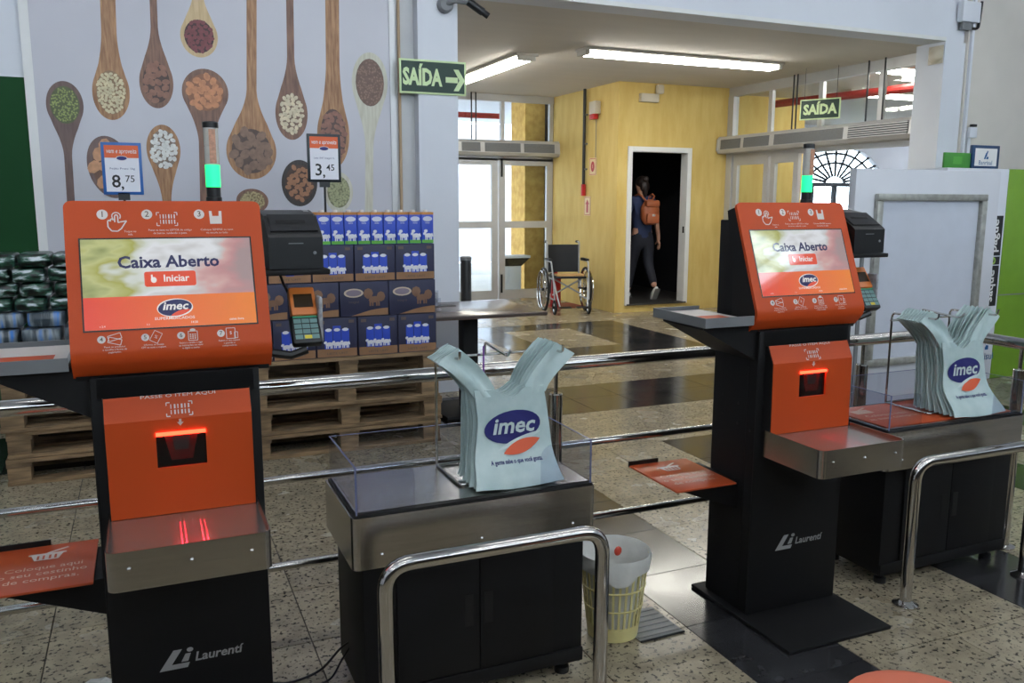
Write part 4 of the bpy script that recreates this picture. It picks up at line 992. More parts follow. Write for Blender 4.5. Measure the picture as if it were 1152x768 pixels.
def make_carton():
    t = thing('milk_carton', 'x', 'milk carton', (0, 0, 0), 0, 'milk cartons on top of the boxes'); w, h = .074, .197
    B(-w / 2, w / 2, 0, .09, 0, h - .012, .002).build('carton', M_blue, t)
    f = Frame((0, 0, 0), lift=.0008)
    g = MB(); rect(g, f, -w / 2 + .001, w / 2 - .001, .002, .022); g.build('grass_picture', M_grass, t, 0)
    g = MB(); cow(g, f, .004, .048, .056, 3); elp(g, f, -.012, .075, .012, .010, 3, 8); g.build('cow_picture', M_cow, t, 0)
    g = MB(); elp(g, f, 0, .148, .030, .015, 2, 14); g.build('brand_oval', M_lblue, t, 0)
    g = MB(); text(g, f, 0, .125, 'leite', .016, .005, k=2); g.build('carton_lettering', M_lblue, t, 0)
    B(-w / 2 - .0005, w / 2 + .0005, -.001, .0905, h - .024, h - .009).build('carton_top', M_gold, t, 0)
    MB().lathe([(.014, h - .009), (.014, h + .004), (.012, h + .005)], 12, (-.004, .035, 0)).build('cap', M_cap, t)
    return t
ca = make_carton(); TZ = z
for i in range(14):
    c = ca if i == 0 else copy_tree(ca)
    c['label'] = '%s blue milk carton from the right in the row on top of the boxes' % (ORD[i] if i < 12 else ('thirteenth', 'fourteenth')[i - 12]); c.location = (1.597 - .0785 * i, STY + .012, TZ)

# ================================================================ DARK WRAPPED PACKS
def packmat(name, c1, c2, c3, sc):
    m = bpy.data.materials.new(name); m.use_nodes = True; nt = m.node_tree; b = nt.nodes['Principled BSDF']; L = nt.links
    tc = nt.nodes.new('ShaderNodeTexCoord'); mp = nt.nodes.new('ShaderNodeMapping'); mp.inputs['Scale'].default_value = sc
    oi = nt.nodes.new('ShaderNodeObjectInfo'); va = nt.nodes.new('ShaderNodeVectorMath'); va.operation = 'ADD'
    L.new(tc.outputs['Object'], va.inputs[0]); L.new(oi.outputs['Random'], va.inputs[1]); L.new(va.outputs[0], mp.inputs['Vector'])
    n = nt.nodes.new('ShaderNodeTexNoise'); n.inputs['Scale'].default_value = 9; n.inputs['Detail'].default_value = 3; L.new(mp.outputs[0], n.inputs['Vector'])
    r = nt.nodes.new('ShaderNodeValToRGB'); e = r.color_ramp.elements; e[0].position = .42; e[0].color = lin(c1); e[1].position = .68; e[1].color = lin(c3); q = e.new(.55); q.color = lin(c2)
    L.new(n.outputs['Fac'], r.inputs['Fac']); L.new(r.outputs['Color'], b.inputs['Base Color']); b.inputs['Roughness'].default_value = .28
    n2 = nt.nodes.new('ShaderNodeTexNoise'); n2.inputs['Scale'].default_value = 22; L.new(tc.outputs['Object'], n2.inputs['Vector']); bp = nt.nodes.new('ShaderNodeBump'); bp.inputs['Strength'].default_value = .5; bp.inputs['Distance'].default_value = .01
    L.new(n2.outputs['Fac'], bp.inputs['Height']); L.new(bp.outputs['Normal'], b.inputs['Normal']); MATS[name] = m; return m
M_pk1 = packmat('green_foil_with_glints', (14, 22, 20), (40, 84, 66), (206, 214, 220), (1.6, 1, 5)); M_pk2 = packmat('blue_streaked_film', (58, 70, 78), (136, 146, 152), (46, 120, 204), (2.6, 1, .35))  # pale tone in the green foil is painted white glints
def pillow(w, d, h):
    mb = MB(); n, m = 14, 8
    def fn(i, j):
        a = 2 * PI * i / n; b = -PI / 2 + PI * j / m; e = lambda q: math.copysign(abs(q) ** .30, q)
        return Vector((w / 2 * e(math.cos(b)) * e(math.cos(a)), d / 2 * e(math.cos(b)) * e(math.sin(a)), h / 2 + h / 2 * e(math.sin(b))))
    mb.v = [fn(i, j) for j in range(m + 1) for i in range(n)]
    mb.f = [(j * n + i, j * n + (i + 1) % n, (j + 1) * n + (i + 1) % n, (j + 1) * n + i) for j in range(m) for i in range(n)]
    return mb
pm1 = pillow(.155, .30, .0745); pm2 = pillow(.188, .34, .0835); me1 = pm1.mesh('wrapped_pack', M_pk1, 60); me2 = pm2.mesh('wrapped_pack', M_pk2, 60)
R_ = random.Random(11); z = PZ + .002
for r in range(8):
    lo_ = r < 4; h = .085 if lo_ else .076; w = .198 if lo_ else .162
    for i in range(6 if lo_ else 7):
        o = bpy.data.objects.new('wrapped_pack', me2 if lo_ else me1); COL.objects.link(o)
        o.location = (-.66 + w * i + (.03 if r % 2 else 0) - .06, 5.20 + R_.uniform(-.012, .012), z); o.rotation_euler = (0, 0, R_.uniform(-.015, .015))
        o['label'] = '%s %s from the left, %s row up in the stack' % (ORD[i], 'blue-streaked wrapped pack' if lo_ else 'dark green shiny pack', ORD[r]); o['category'] = 'pack'; o['group'] = 'wrapped packs on the left pallets'
    z += h
PKZ = z

# ================================================================ PRICE SIGNS
def price_sign(label, x, y, z0, zb, zt, w, framec, big, cents, prod, tilt=0.0):
    t = thing('price_sign', label, 'price sign', (x, y, z0), 0, 'price signs on the goods'); b, h = zb - z0, zt - zb
    m = mat('sign_frame_%d' % framec[2], framec, .4)
    MB().tube([(0, .006, 0.004), (0, .006, b + .05)], .007, 8).build('pole', M_blackp, t); B(-.06, .06, -.05, .05, 0, .006, .002).build('stand', M_blackp, t); B(-.03, .03, -.004, .014, b - .03, b + .01).build('clamp', M_blackp, t, 0)
    fr_ = MB(); fr_.box(-w / 2, w / 2, -.004, .006, b, b + h, .003); f = fr_.build('frame', m, t)
    F = Frame((0, -.004, b), lift=.001); e = .016
    rect(MB(), F, -w / 2 + e, w / 2 - e, e, h - e).build('card', mat('sign_card', (226, 226, 234), .5, var=.03), t, 0)
    rect(MB(), F, -w / 2 + e, w / 2 - e, h - e - .068, h - e, 2).build('orange_header', mat('sign_orange', (222, 96, 44), .5, var=.04), t, 0)
    text(MB(), F, 0, h - e - .032, 'vem e aproveita', .036, .006, .2, width=w * .74, k=3).build('header_lettering', M_white, t, 0)
    elp(MB(), F, 0, h - e - .070, .030, .013, 3).build('logo_border', M_white, t, 0); elp(MB(), F, 0, h - e - .070, .026, .0105, 4).build('logo_oval', M_navy, t, 0)
    text(MB(), F, 0, h * .50, prod, .015, 0, width=w * .62, k=2).build('product_lettering', M_navy, t, 0)
    p = MB(); text(p, F, -.035, h * .245, big, .098, .012, k=2); text(p, F, -.004, h * .215, ',', .09, .01, k=2); text(p, F, .036, h * .30, cents, .052, .006, k=2); p.build('price_numerals', mat('black_print', (16, 16, 18), .5), t, 0)
    return t
price_sign('price sign reading 8,75 in a blue frame above the left kiosk', -.079, 5.30, PKZ - .001, 1.530, 1.815, .205, (38, 96, 168), '8', '75', 'Feijão Preto 1kg')
price_sign('price sign reading 3,45 in a black frame standing on the milk cartons', 1.030, 5.25, TZ - .22 + .22, 1.61, 1.893, .200, (26, 34, 40), '3', '45', 'Leite UHT Integral 1L')
# ================================================================ TABLE BY THE PILLAR
t = thing('cafe_table', 'square brown table on a black pedestal in front of the white pillar', 'table', (2.10, 5.67, 0))
B(-.44, .44, -.39, .39, .722, .750, .003).build('table_top', mat('brown_laminate', (112, 96, 88), .25, var=.12, vscale=3, stretch=(1, 8, 1)), t)
B(-.442, .442, -.392, .392, .727, .745, .004).build('edge_band', mat('dark_edge', (70, 58, 52), .4), t)
B(-.055, .055, -.055, .055, .03, .722, .004).build('pedestal', M_black, t); B(-.25, .25, -.25, .25, 0, .03, .008).build('foot_plate', M_black, t); B(-.14, .14, -.14, .14, .70, .722).build('mounting_plate', M_black, t, 0)
t = thing('leaflet_holder', 'small clear acrylic leaflet holder on the brown table beside the milk boxes', 'leaflet holder', (1.90, 5.86, .75))
B(-.05, .05, .02, .024, .004, .11).build('back_pane', M_acryl, t, 0); B(-.05, .05, -.03, -.026, .004, .06).build('front_pane', M_acryl, t, 0); B(-.06, .16, -.05, .04, 0, .004).build('base', mat('dark_base', (60, 60, 62), .4), t, 0)
B(-.04, .03, -.02, .015, .0045, .10).build('leaflet', mat('leaflet_paper', (170, 172, 178), .6, var=.3, vscale=40), t, 0)
q = onY(524, 289, 7.95)
t = thing('slim_post', 'slim upright black post behind the table, beside the pillar edge', 'post', (q.x, 7.95, 0))
MB().lathe([(.10, 0), (.10, .015), (.056, .03), (.054, q.z - .03), (.05, q.z - .01)], 20).build('shaft', M_blackp, t); MB().lathe([(.058, q.z - .03), (.058, q.z), (.04, q.z + .008)], 20).build('cap', M_grey, t)
q = onZ(584, 337, 0)
t = thing('outdoor_bin', 'white outdoor bin with a black slanted top seen through the glass door', 'waste bin', (q.x, 12.4, 0))
B(-.12, .16, -.12, .12, 0, .50, .01).build('body', M_wallw, t); MB().prism([(-.14, -.13, .50), (.16, -.13, .50), (.30, -.13, .62), (-.14, -.13, .62)], (0, .26, 0)).build('slanted_top', M_blackp, t, 0); B(-.15, .31, -.14, .14, .62, .66, .006).build('lid', M_wallw, t)

# ================================================================ WHEELCHAIR, EXTINGUISHER
t = thing('wheelchair', 'folding wheelchair with black back and grey frame standing by the yellow wall', 'wheelchair', (5.30, 10.42, 0), math.radians(-13))
M_wc = mat('grey_frame_paint', (168, 170, 174), .35, .5, var=.05); M_tyre = mat('black_tyre', (24, 24, 25), .7); M_cloth = mat('black_vinyl', (20, 21, 25), .5, var=.1)
def wheel(cx, cy, cz, r, nspoke, tr, par):
    w = MB().tube([(cx, cy + r * math.cos(2 * PI * i / 36), cz + r * math.sin(2 * PI * i / 36)) for i in range(36)], tr, 8, True).build('tyre', M_tyre, par)
    MB().tube([(cx, cy + (r - tr * 1.3) * math.cos(2 * PI * i / 36), cz + (r - tr * 1.3) * math.sin(2 * PI * i / 36)) for i in range(36)], tr * .6, 6, True).build('rim', M_chrome, w)
    s = MB()
    for i in range(nspoke): a = 2 * PI * i / nspoke; s.tube([(cx, cy, cz), (cx, cy + (r - tr) * math.cos(a), cz + (r - tr) * math.sin(a))], .003 if r > .2 else .008, 4)
    s.build('spokes', M_chrome, w); MB().tube([(cx - .03, cy, cz), (cx + .03, cy, cz)], .02, 10).build('hub', M_dark, w)
for s in (-1, 1):
    wheel(s * .295, .10, .305, .288, 18, .017, t)
    MB().tube([(s * .335, .10 + .255 * math.cos(2 * PI * i / 32), .305 + .255 * math.sin(2 * PI * i / 32)) for i in range(32)], .009, 6, True).build('push_rim', M_chrome, t)
    wheel(s * .235, -.30, .10, .082, 5, .018, t)
    MB().tube(bend([(s * .225, .28, .945), (s * .225, .22, .945), (s * .225, .21, .30)], .03), .012, 10).build('back_post', M_wc, t)
    MB().tube([(s * .225, .28, .945), (s * .225, .37, .945)], .017, 10).build('push_grip', M_tyre, t)
    MB().tube(bend([(s * .255, .20, .70), (s * .255, -.16, .70), (s * .245, -.24, .48), (s * .235, -.30, .20)], .04), .011, 10).build('side_frame', M_wc, t)
    MB().tube(bend([(s * .24, .21, .47), (s * .24, -.22, .47), (s * .19, -.40, .12)], .05), .012, 10).build('leg_hanger', M_wc, t)
    MB().tube([(s * .24, .21, .20), (s * .24, -.26, .20)], .011, 10).build('lower_frame', M_wc, t)
    B(s * .255 - .025, s * .255 + .025, -.13, .15, .705, .735, .008).build('armrest', M_cloth, t)
    B(min(s * .04, s * .19), max(s * .04, s * .19), -.47, -.36, .105, .118, .004).build('footplate', M_tyre, t)
    MB().tube([(s * .21, -.05, .24), (-s * .21, -.05 + .02 * s, .47)], .011, 8).build('cross_brace', M_wc, t)
    MB().tube([(s * .225, .21, .31), (s * .295, .10, .305)], .012, 8).build('axle', M_dark, t)
sb = MB(); sheet(sb, lambda u, v: (-.215 + .43 * u, .215 + .03 * math.sin(PI * u), .53 + .38 * v), 8, 4, .012); sb.build('backrest', M_cloth, t)
B(-.22, .22, -.22, .21, .475, .505, .008).build('seat', M_cloth, t); B(-.19, .19, -.225, -.05, .505, .535, .01).build('tan_cushion', mat('tan_cushion', (190, 150, 96), .7, var=.1), t)
t = thing('fire_extinguisher', 'red fire extinguisher half hidden behind the wheelchair', 'fire extinguisher', (5.42, 11.0, 0))
M_red = mat('red_gloss', (176, 26, 30), .3, var=.05)
MB().lathe([(.07, 0), (.075, .02), (.075, .40), (.06, .46), (.025, .49), (.025, .53)], 20).build('cylinder', M_red, t); B(-.02, .10, -.012, .012, .53, .55, .004).build('lever', M_blackp, t)
MB().tube([(.02, 0, .52), (-.09, -.02, .48), (-.10, -.02, .2)], .012, 8).build('hose', M_blackp, t)
S('trim_8', B(5.30, 5.84, 10.75, 11.35, .0002, .0015), mat('red_floor_marking', (140, 52, 48), .5, var=.1))

# ================================================================ AIR CURTAINS
def air_curtain(label, loc, rot, L, panels, louvre, rods):
    t = thing('air_curtain', label, 'air curtain', loc, rot, 'air curtains over the entrances'); h, d = .235, .19
    prof = [(-d, .05), (-d + .01, .19), (-d + .045, .228), (-.02, h), (0, h), (0, 0), (-.06, 0), (-d + .03, .008)]
    MB().profx(prof, 0, L).build('casing', M_alu, t, 20)
    for x in (0, L): MB().profx([(y * 1.04, z * 1.03 - .003) for y, z in prof], x - .018, x + .018).build('end_cap', M_alu, t, 20)
    f = Frame((0, -d, .05), v=(0, .01, .14), lift=.002); M_gr = mat('grey_mesh_grille', (112, 114, 116), .6, .3, var=.2, vscale=90)
    for a, b in panels:
        q = MB(); rect(q, f, a + .02, b - .02, .006, .134); q.build('grille', M_gr, t, 0)
    if louvre:
        a, b = louvre; q = MB(); rect(q, f, a + .01, b - .01, .0, .14); q.build('louvre_recess', mat('dark_louvre_gap', (70, 72, 74), .6), t, 0)
        for i in range(6): B(a + .012, b - .012, -d - .012, -d + .004, .053 + i * .024, .063 + i * .024).build('louvre_slat', M_alu, t, 0)
    for x in rods: MB().tube([(x, -.06, h - .01), (x, -.06, CZ - 2.155)], .010, 6).build('suspension_rod', M_blackp, t)
    return t
ax = lambda px: onY(px, 168, 11.81).x - 3.0
air_curtain('grey air curtain over the glass doors at left, hung on two black rods', (3.0, 11.96, 2.155), 0, 2.86, [(.1, ax(516)), (ax(517), ax(541)), (ax(543), ax(586)), (ax(587), ax(624))], None, [ax(533), ax(538)])
AY = 10.0
def ay(px): return AY - onX(px, 165, 7.40).y
air_curtain('long grey air curtain over the glazed right entrance with louvres at its near end', (7.585, AY, 2.155), -PI / 2, AY - 6.72, [(.05, ay(834)), (ay(835), ay(866)), (ay(869), ay(949))], (ay(952), AY - 6.75), [ay(880.5), ay(884.5), ay(962), ay(980)])

# ================================================================ EXIT SIGNS, WALL FITTINGS
M_sg = mat('exit_sign_green', (16, 52, 38), .5, var=.05); M_sgl = mat('photoluminescent_print', (206, 226, 172), .5, var=.03)
def exit_sign(label, loc, rot, w, h, arrow, hang=0):
    t = thing('exit_sign', label, 'exit sign', loc, rot, 'green exit signs')
    B(-w / 2, w / 2, 0, .012, 0, h, .002).build('board', M_sgl, t); F = Frame((0, 0, 0), lift=.001)
    rect(MB(), F, -w / 2 + .014, w / 2 - .014, .014, h - .014).build('green_field', M_sg, t, 0)
    k = w if not arrow else w * .60
    x0 = 0 if not arrow else -w * .165
    text(MB(), F, x0, h * .47, 'SAÍDA', h * .66, .045, 0, width=k * (.84 if not arrow else .98), k=2).build('lettering', M_sgl, t, 0)
    if arrow:
        a = MB(); c = w * .33; y = h * .45; rect(a, F, c - .075, c + .022, y - .020, y + .020, 2); poly(a, F, [(c - .012, y + .078), (c + .028, y + .078), (c + .078, y), (c + .034, y)], 2); poly(a, F, [(c + .034, y), (c + .078, y), (c + .028, y - .078), (c - .012, y - .078)], 2); a.build('arrow', M_sgl, t, 0)
    if hang:
        for x in (-w * .4, w * .4): MB().tube([(x, .006, h), (x, .006, h + hang)], .003, 6).build('hanger', M_blackp, t)
    return t
exit_sign('green exit sign with an arrow pointing right on the white pillar', (2.063, HY - .013, 2.285), 0, .52, .246, True)
p = onX(922, 126, 7.36); exit_sign('green exit sign without arrow hanging over the right entrance', (p.x, p.y, 2.455), math.radians(-62), .47, .235, False, CZ - 2.455 - .235)
t = thing('security_camera', 'small black camera on a grey bracket at the top of the white pillar', 'camera', (2.16, HY, 2.93))
MB().lathe([(.06, 0), (.06, .035), (.045, .05)], 16, (0, 0, 0), Matrix.Rotation(PI / 2, 3, 'X')).build('mount', M_grey, t); MB().tube([(0, -.03, 0), (.06, -.08, .02), (.16, -.1, .01)], .018, 8).build('arm', M_grey, t)
MB().tube([(.15, -.10, .02), (.26, -.12, -.05)], .03, 12).build('camera_body', M_blackp, t); MB().tube([(.26, -.12, -.05), (.30, -.127, -.076)], .024, 12).build('lens_hood', M_dark, t)
def wallbox(name, label, cat, loc, parts, rot=0):
    t = thing(name, label, cat, loc, rot)
    for nm, m, mb in parts: mb.build(nm, m, t)
    return t
M_ivory = mat('ivory_plastic', (198, 188, 168), .5, var=.06)
wallbox('junction_box', 'white electrical box with a short black cable high on the right wall', 'electrical box', (7.50, HY - .021, 3.18), [('box', M_wallw, B(-.10, .14, -.07, 0, .05, .24, .008)), ('lower_box', M_grey, B(-.06, .06, -.05, 0, -.02, .05, .006)), ('cable', M_blackp, MB().tube(bend([(.06, -.03, 0.0), (.17, -.03, .0), (.19, -.03, .26)], .05), .014, 8))])
p = onY(1052, 58, HY - .02)
wallbox('wall_bell', 'old round beige bell at the top of the right pillar', 'bell', (7.31, HY + .10, 2.90), [('gong', M_ivory, MB().lathe([(.0, -.035), (.05, -.03), (.075, -.01), (.08, 0)], 20, (-.008, 0, 0), Matrix.Rotation(PI / 2, 3, 'Y'))), ('back_plate', M_ivory, B(-.008, 0, -.085, .085, -.085, .085, .002))]).location = (7.292, HY + .09, 2.93)
wallbox('wall_switch', 'small white conduit box with a dark knob on the right wall', 'switch', (7.685, HY - .05, 2.24), [('box', M_wallw, B(-.05, .05, -.04, 0, -.10, 0, .004)), ('knob', M_dark, B(-.03, .03, -.05, -.01, .005, .03, .004))])
wallbox('emergency_light', 'white emergency light unit above the dark doorway', 'emergency light', (6.28, DY, 2.86), [('body', M_ivory, B(-.14, .14, -.07, 0, -.06, .05, .01)), ('lamp_head', M_ivory, B(.10, .20, -.10, -.02, .05, .17, .02))])
wallbox('alarm_unit', 'white and red alarm unit near the ceiling on the left yellow wall', 'alarm', (5.844, 10.62, 2.72), [('body', M_ivory, B(-.09, 0, -.09, .09, -.04, .13, .01)), ('red_lens', M_red, B(-.10, -.02, -.06, .06, -.11, -.04, .008)), ('cord', M_grey, MB().tube([(-.02, 0, -.1), (-.02, 0, -.62)], .005, 6))])
t = thing('fire_standpipe', 'thin black pipe ending in a red valve on the left yellow wall', 'pipe', (5.80, 10.92, 0))
MB().tube([(0, 0, 1.74), (0, 0, CZ)], .022, 10).build('pipe', M_blackp, t); MB().tube([(0, 0, 1.58), (0, 0, 1.74)], .035, 10).build('valve', M_red, t)
for z in (1.95, 2.3, 2.7): B(0, .044, -.03, .03, z - .01, z + .01).build('clip', M_grey, t, 0)
def small_sign(label, y, z, w, h, glyph):
    t = thing('fire_sign', label, 'sign', (5.842, y, z)); B(-.006, 0, -w / 2, w / 2, 0, h).build('board', mat('cream_board', (220, 196, 150), .5), t, 0)
    F = Frame((-.006, 0, 0), u=(0, -1, 0), lift=.001); rrect_line(a := MB(), F, 0, h / 2, w * .86, h * .9, .008, 0)
    if glyph == 'o': elp(a, F, 0, h * .5, w * .26, h * .30); text(MB(), F, 0, h * .5, 'I', h * .3, .02, k=2).build('mark', MATS['cream_board'], t, 0)
    else: rect(a, F, -w * .16, w * .16, h * .16, h * .62); poly(a, F, [(-w * .3, h * .6), (w * .3, h * .6), (0, h * .85)]); 
    a.build('red_print', M_red, t, 0)
small_sign('small square red and cream fire sign beside the black pipe', 10.72, 1.86, .20, .24, 'o')
small_sign('small red and cream fire sign with an arrow below the red valve', 10.86, 1.30, .18, .27, 'x')

# ================================================================ FRAMED BOARD AND CASH MACHINE
t = thing('framed_board', 'large white free-standing board with a raised metal frame behind the right kiosk', 'display board', (4.85, 4.2, 0))
M_bw = mat('scuffed_white_panel', (206, 208, 214), .4, var=.08, vscale=2, bump=.05, bscale=8); M_fm = mat('worn_frame_metal', (176, 176, 168), .4, .5, var=.3, vscale=20)
B(-.665, .655, 0, .06, .04, 1.712, .006).build('panel', M_bw, t)
for x in (-.5, .5): B(x - .03, x + .03, -.16, .22, 0, .04, .006).build('foot', M_grey, t)
fx0, fx1, fz0, fz1 = -.50, .505, .42, 1.555
for a in ((fx0, fx1, fz1 - .045, fz1), (fx0, fx1, fz0, fz0 + .045), (fx0, fx0 + .05, fz0 + .045, fz1 - .045), (fx1 - .05, fx1, fz0 + .045, fz1 - .045)): B(a[0], a[1], -.035, 0, a[2], a[3], .006).build('frame_bar', M_fm, t)
B(fx0 + .05, fx1 - .05, -.004, 0, fz0 + .045, fz1 - .045).build('inner_sheet', mat('blue_grey_sheet', (196, 201, 212), .35, var=.04), t, 0)
B(-.59, -.565, -.012, 0, .1, 1.3).build('hinge_strip', M_grey, t, 0)
t = thing('cash_machine', 'white and lime green cash machine at the right edge with upright black lettering', 'cash machine', (6.55, 5.0, 0))
B(-.62, .10, 0, .6, 0, 1.775, .01).build('white_body', M_wallw, t); B(.101, .80, .0, .6, 0, 1.775, .01).build('green_side', mat('lime_green', (116, 158, 42), .45, var=.06), t)
B(.101, .80, -.003, 0, .72, .73).build('side_seam', M_grey, t, 0)
F = Frame((0, 0, 0), lift=.0015); b = MB()
for z0, z1 in ((.635, .985), (.985, 1.06), (1.06, 1.40)): rect(b, F, -.085, .075, z0, z1 - .008)
b.build('black_label', M_blackp, t, 0); text(MB(), F, -.012, .805, 'saque', .118, .02, rot=PI / 2, k=2).build('label_lettering', M_white, t, 0); text(MB(), F, -.012, 1.225, 'pague', .118, .02, rot=PI / 2, k=2).build('label_lettering', M_white, t, 0)
elp(MB(), F, -.01, 1.018, .035, .032, 3).build('green_dot', mat('pale_lime', (160, 200, 90), .5), t, 0); text(MB(), F, -.01, 1.018, 'e', .06, .01, rot=PI / 2, k=4).build('dot_letter', M_blackp, t, 0)
M_bblue = mat('bank_blue_print', (24, 86, 140), .5)
def bank_mark(fr, x, z, s, par, m):
    a = MB(); poly(a, fr, [(x - .3 * s, z), (x - .05 * s, z), (x + .2 * s, z + .45 * s), (x, z + .7 * s)], 2); poly(a, fr, [(x + .02 * s, z), (x + .4 * s, z), (x + .4 * s, z + .25 * s), (x + .2 * s, z + .3 * s)], 2); poly(a, fr, [(x + .05 * s, z + .62 * s), (x + .2 * s, z + .5 * s), (x + .32 * s, z + .85 * s), (x + .15 * s, z + .9 * s)], 2); a.build('bank_emblem', m, par, 0)
bank_mark(F, -.02, .26, .14, t, M_bblue); text(MB(), F, -.03, .20, 'Banrisul', .085, .006, k=2).build('bank_lettering', M_bblue, t, 0)
t = thing('bank_sign', 'small white bank sign in a dark blue frame on top of the cash machine', 'sign', (6.375, 5.02, 1.775), 0)
B(-.155, .16, 0, .03, .0, .185, .004).build('frame', mat('dark_blue_frame', (22, 58, 96), .4), t); F = Frame((0, 0, 0), lift=.001); rect(MB(), F, -.125, .13, .02, .16).build('face', M_white, t, 0)
bank_mark(F, 0, .075, .075, t, M_bblue); text(MB(), F, 0, .045, 'Banrisul', .05, .006, k=2).build('bank_lettering', M_bblue, t, 0)
t = thing('green_plate', 'plain green plate left of the blue framed bank sign, above the white board', 'sign', (6.07, 5.03, 1.775)); B(-.145, .145, 0, .02, 0, .12, .003).build('plate', mat('mid_green', (66, 142, 52), .45, var=.05), t)
B(-.05, .05, -.001, 0, .03, .09).build('print', mat('green_print', (84, 160, 64), .5), t, 0)

# ================================================================ NEAR FLOOR THINGS AT THE LOWER EDGE
t = thing('round_stool', 'salmon orange round stool seat just showing at the bottom edge', 'stool', SP_ := onZ(1042, 757, .455) - Vector((onZ(1042, 757, .455).x, onZ(1042, 757, .455).y, 0)).normalized() * .16 - Vector((0, 0, .455)))
MB().lathe([(.02, .47), (.12, .468), (.155, .455), (.165, .43), (.155, .405), (.12, .40)], 32).build('seat', mat('salmon_vinyl', (226, 122, 92), .45, var=.05), t)
MB().lathe([(.03, .03), (.03, .40)], 16).build('pedestal', M_chrome, t); MB().lathe([(.15, 0), (.15, .015), (.05, .03)], 24).build('base', M_chrome, t)
t = thing('crumpled_bag', 'crumpled white plastic bag on the floor at the bottom left edge', 'plastic bag', (-.205, 2.655, 0))
R_ = random.Random(8); cb = MB().ell((0, 0, .034), (.085, .07, .036), 16, 9); cb.v = [Vector((v.x * R_.uniform(.82, 1.12), v.y * R_.uniform(.82, 1.12), max(.001, v.z * R_.uniform(.85, 1.15)))) for v in cb.v]; cb.build('film', M_liner, t, 20)

# ================================================================ PERSON WALKING INTO THE DARK DOORWAY
PX, PY, PZ_ = 6.61, 10.62, DZ0
M_skin = mat('skin', (196, 146, 122), .55, var=.08); M_shirt = mat('navy_shirt', (40, 52, 88), .8, var=.15, vscale=12, bump=.2, bscale=40); M_trou = mat('dark_trousers', (36, 38, 50), .8, var=.15, vscale=10); M_hair = mat('dark_hair', (40, 28, 24), .5, var=.2, vscale=60, stretch=(6, 6, 1)); M_shoe = mat('white_shoe', (226, 226, 224), .5, var=.06); M_sole = mat('shoe_sole', (120, 118, 116), .6)
person = thing('person', 'person in navy shirt and dark trousers walking away through the dark doorway', 'person', (PX, PY, PZ_))
def skin(name, verts, edges, m, lvl=2):
    me = bpy.data.meshes.new(name); me.from_pydata([v[:3] for v in verts], edges, []); o = bpy.data.objects.new(name, me); COL.objects.link(o); o.parent = person; me.materials.append(m)
    md = o.modifiers.new('skin', 'SKIN'); md.use_smooth_shade = True
    for i, v in enumerate(verts):
        sv = me.skin_vertices[0].data[i]; sv.radius = v[3] if isinstance(v[3], tuple) else (v[3], v[3]); sv.use_root = (i == 0)
    s = o.modifiers.new('subsurf', 'SUBSURF'); s.levels = lvl; s.render_levels = lvl
    return o
bv = [(0, 0, .95, (.14, .10)), (0, .01, 1.10, (.125, .095)), (0, .02, 1.30, (.15, .10)), (0, .03, 1.44, (.07, .06)), (0, .04, 1.51, (.050, .052)), (0, .065, 1.60, (.072, .088)), (0, .06, 1.68, (.070, .085)), (0, .05, 1.725, (.04, .05)),
      (.165, .02, 1.405, .055), (.225, .0, 1.13, .042), (.262, -.02, .88, .029), (.270, -.02, .83, (.020, .034)), (.275, -.015, .79, (.018, .036)),
      (-.165, .02, 1.405, .055), (-.235, .10, 1.15, .042), (-.20, .26, 1.02, .029), (-.195, .32, 1.0, (.02, .034)),
      (.09, 0, .87, .092), (.10, -.02, .50, .062), (.085, -.24, .17, .040), (-.09, .01, .87, .092), (-.09, .12, .50, .062), (-.115, .18, .09, .040)]
be = [(0, 1), (1, 2), (2, 3), (3, 4), (4, 5), (5, 6), (6, 7), (2, 8), (8, 9), (9, 10), (10, 11), (11, 12), (2, 13), (13, 14), (14, 15), (15, 16), (0, 17), (17, 18), (18, 19), (0, 20), (20, 21), (21, 22)]
for i, (dy, ln_) in enumerate(((-.026, .062), (-.009, .072), (.009, .069), (.024, .055))):
    a = len(bv); bv += [(.278, -.015 + dy, .765, .0085), (.276, -.013 + dy, .765 - ln_ * .5, .008), (.268, -.010 + dy, .765 - ln_, .0065)]; be += [(12, a), (a, a + 1), (a + 1, a + 2)]
a = len(bv); bv += [(.262, .028, .80, .0095), (.252, .045, .77, .008)]; be += [(11, a), (a, a + 1)]
a = len(bv); bv += [(.075, .062, 1.61, (.012, .02)), (-.075, .062, 1.61, (.012, .02)), (0, .155, 1.595, .014)]; be += [(5, a), (5, a + 1), (5, a + 2)]
skin('body', bv, be, M_skin)
skin('shirt', [(0, .0, .82, (.168, .128)), (0, .0, .92, (.162, .122)), (0, .01, 1.06, (.145, .112)), (0, .02, 1.28, (.172, .120)), (0, .03, 1.42, (.10, .085)), (0, .035, 1.455, (.065, .062)), (.165, .02, 1.405, .070), (.215, .005, 1.20, .060), (-.165, .02, 1.405, .070), (-.225, .07, 1.21, .060)], [(0, 1), (1, 2), (2, 3), (3, 4), (4, 5), (3, 6), (6, 7), (3, 8), (8, 9)], M_shirt)
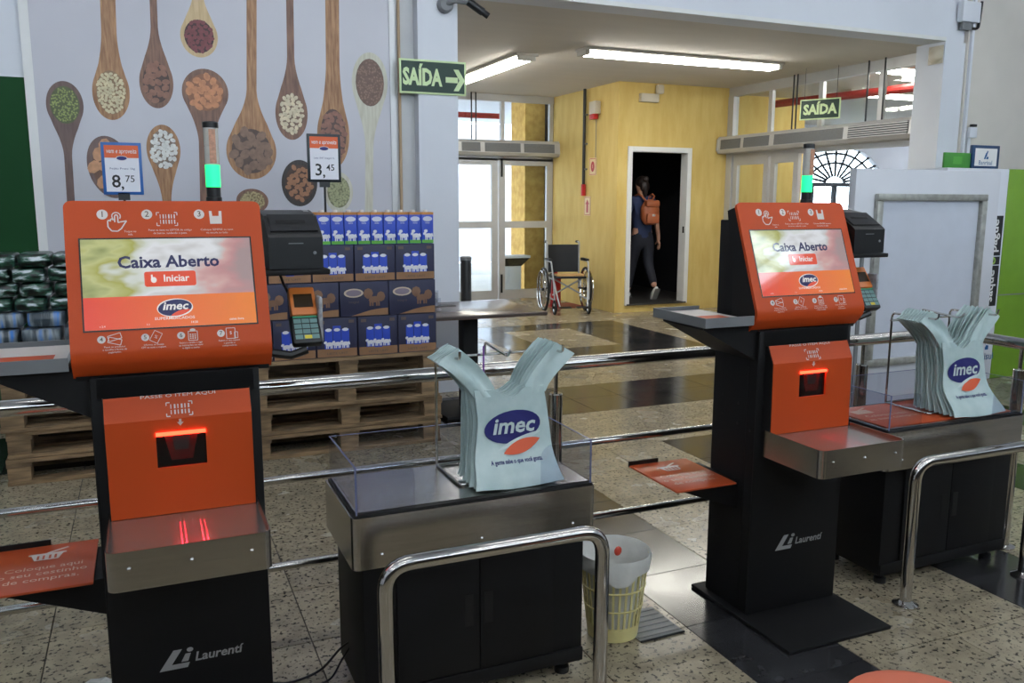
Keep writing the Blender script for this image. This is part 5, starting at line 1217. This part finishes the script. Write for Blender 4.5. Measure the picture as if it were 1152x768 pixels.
skin('trousers', [(0, 0, 1.02, (.140, .108)), (0, 0, .88, (.165, .13)), (.092, -.005, .80, .108), (.10, -.02, .50, .078), (.088, -.215, .20, .056), (-.092, .01, .80, .108), (-.09, .12, .50, .078), (-.113, .175, .12, .056)], [(0, 1), (1, 2), (2, 3), (3, 4), (1, 5), (5, 6), (6, 7)], M_trou)
hb = MB(); hb.ell((0, .045, 1.655), (.088, .105, .095), 16, 10); hb.ell((0, -.035, 1.60), (.075, .05, .09), 12, 8); hb.ell((0, -.05, 1.70), (.05, .045, .045), 12, 8); hb.tube([(0, -.045, 1.60), (0, -.045, 1.50), (.005, -.04, 1.45)], [.05, .038, .015], 10); hb.build('hair', M_hair, person, 60)
for side, (c, rx) in {'r': ((.088, -.225, .075), -1.05), 'l': (( -.117, .235, .045), 0)}.items():
    m = Matrix.Rotation(rx, 3, 'X'); s = MB().ell((0, 0, 0), (.047, .135, .048), 14, 8); s.v = [Vector((v.x, v.y, max(v.z, -.030))) for v in s.v]; s.v = [m @ v + Vector(c) for v in s.v]; o = s.build('shoe', M_shoe, person, 60)
    q = MB().box(-.042, .042, -.12, .125, -.043, -.029, .006); q.v = [m @ v + Vector(c) for v in q.v]; q.build('sole', M_sole, o)
bp_ = thing('backpack', 'brown leather backpack on the back of the person in the doorway', 'backpack', (PX + .01, PY - .10, PZ_ + 1.06))
M_lea = mat('brown_leather', (170, 92, 54), .45, var=.15, vscale=10, bump=.2, bscale=50)
pk = MB().ell((0, -.07, .17), (.155, .085, .19), 20, 14); pk.v = [Vector((v.x if abs(v.x) < .14 else math.copysign(.14, v.x), v.y, max(v.z, 0.0))) for v in pk.v]; pk.build('pouch', M_lea, bp_, 60)
B(-.10, .10, -.175, -.125, .02, .16, .02).build('front_pocket', M_lea, bp_); B(-.11, .11, -.165, -.09, .25, .345, .025).build('flap', M_lea, bp_); B(-.025, .025, -.178, -.17, .12, .15, .003).build('buckle', M_silver, bp_)
MB().tube([(-.02, -.06, .35), (-.02, -.06, .39), (.02, -.06, .39), (.02, -.06, .35)], .007, 6).build('top_loop', M_lea, bp_)
for s in (-1, 1): MB().tube([(s * .05, -.04, .33), (s * .10, -.015, .40), (s * .115, .06, .43), (s * .12, .15, .40)], .014, 8).build('shoulder_strap', M_lea, bp_)
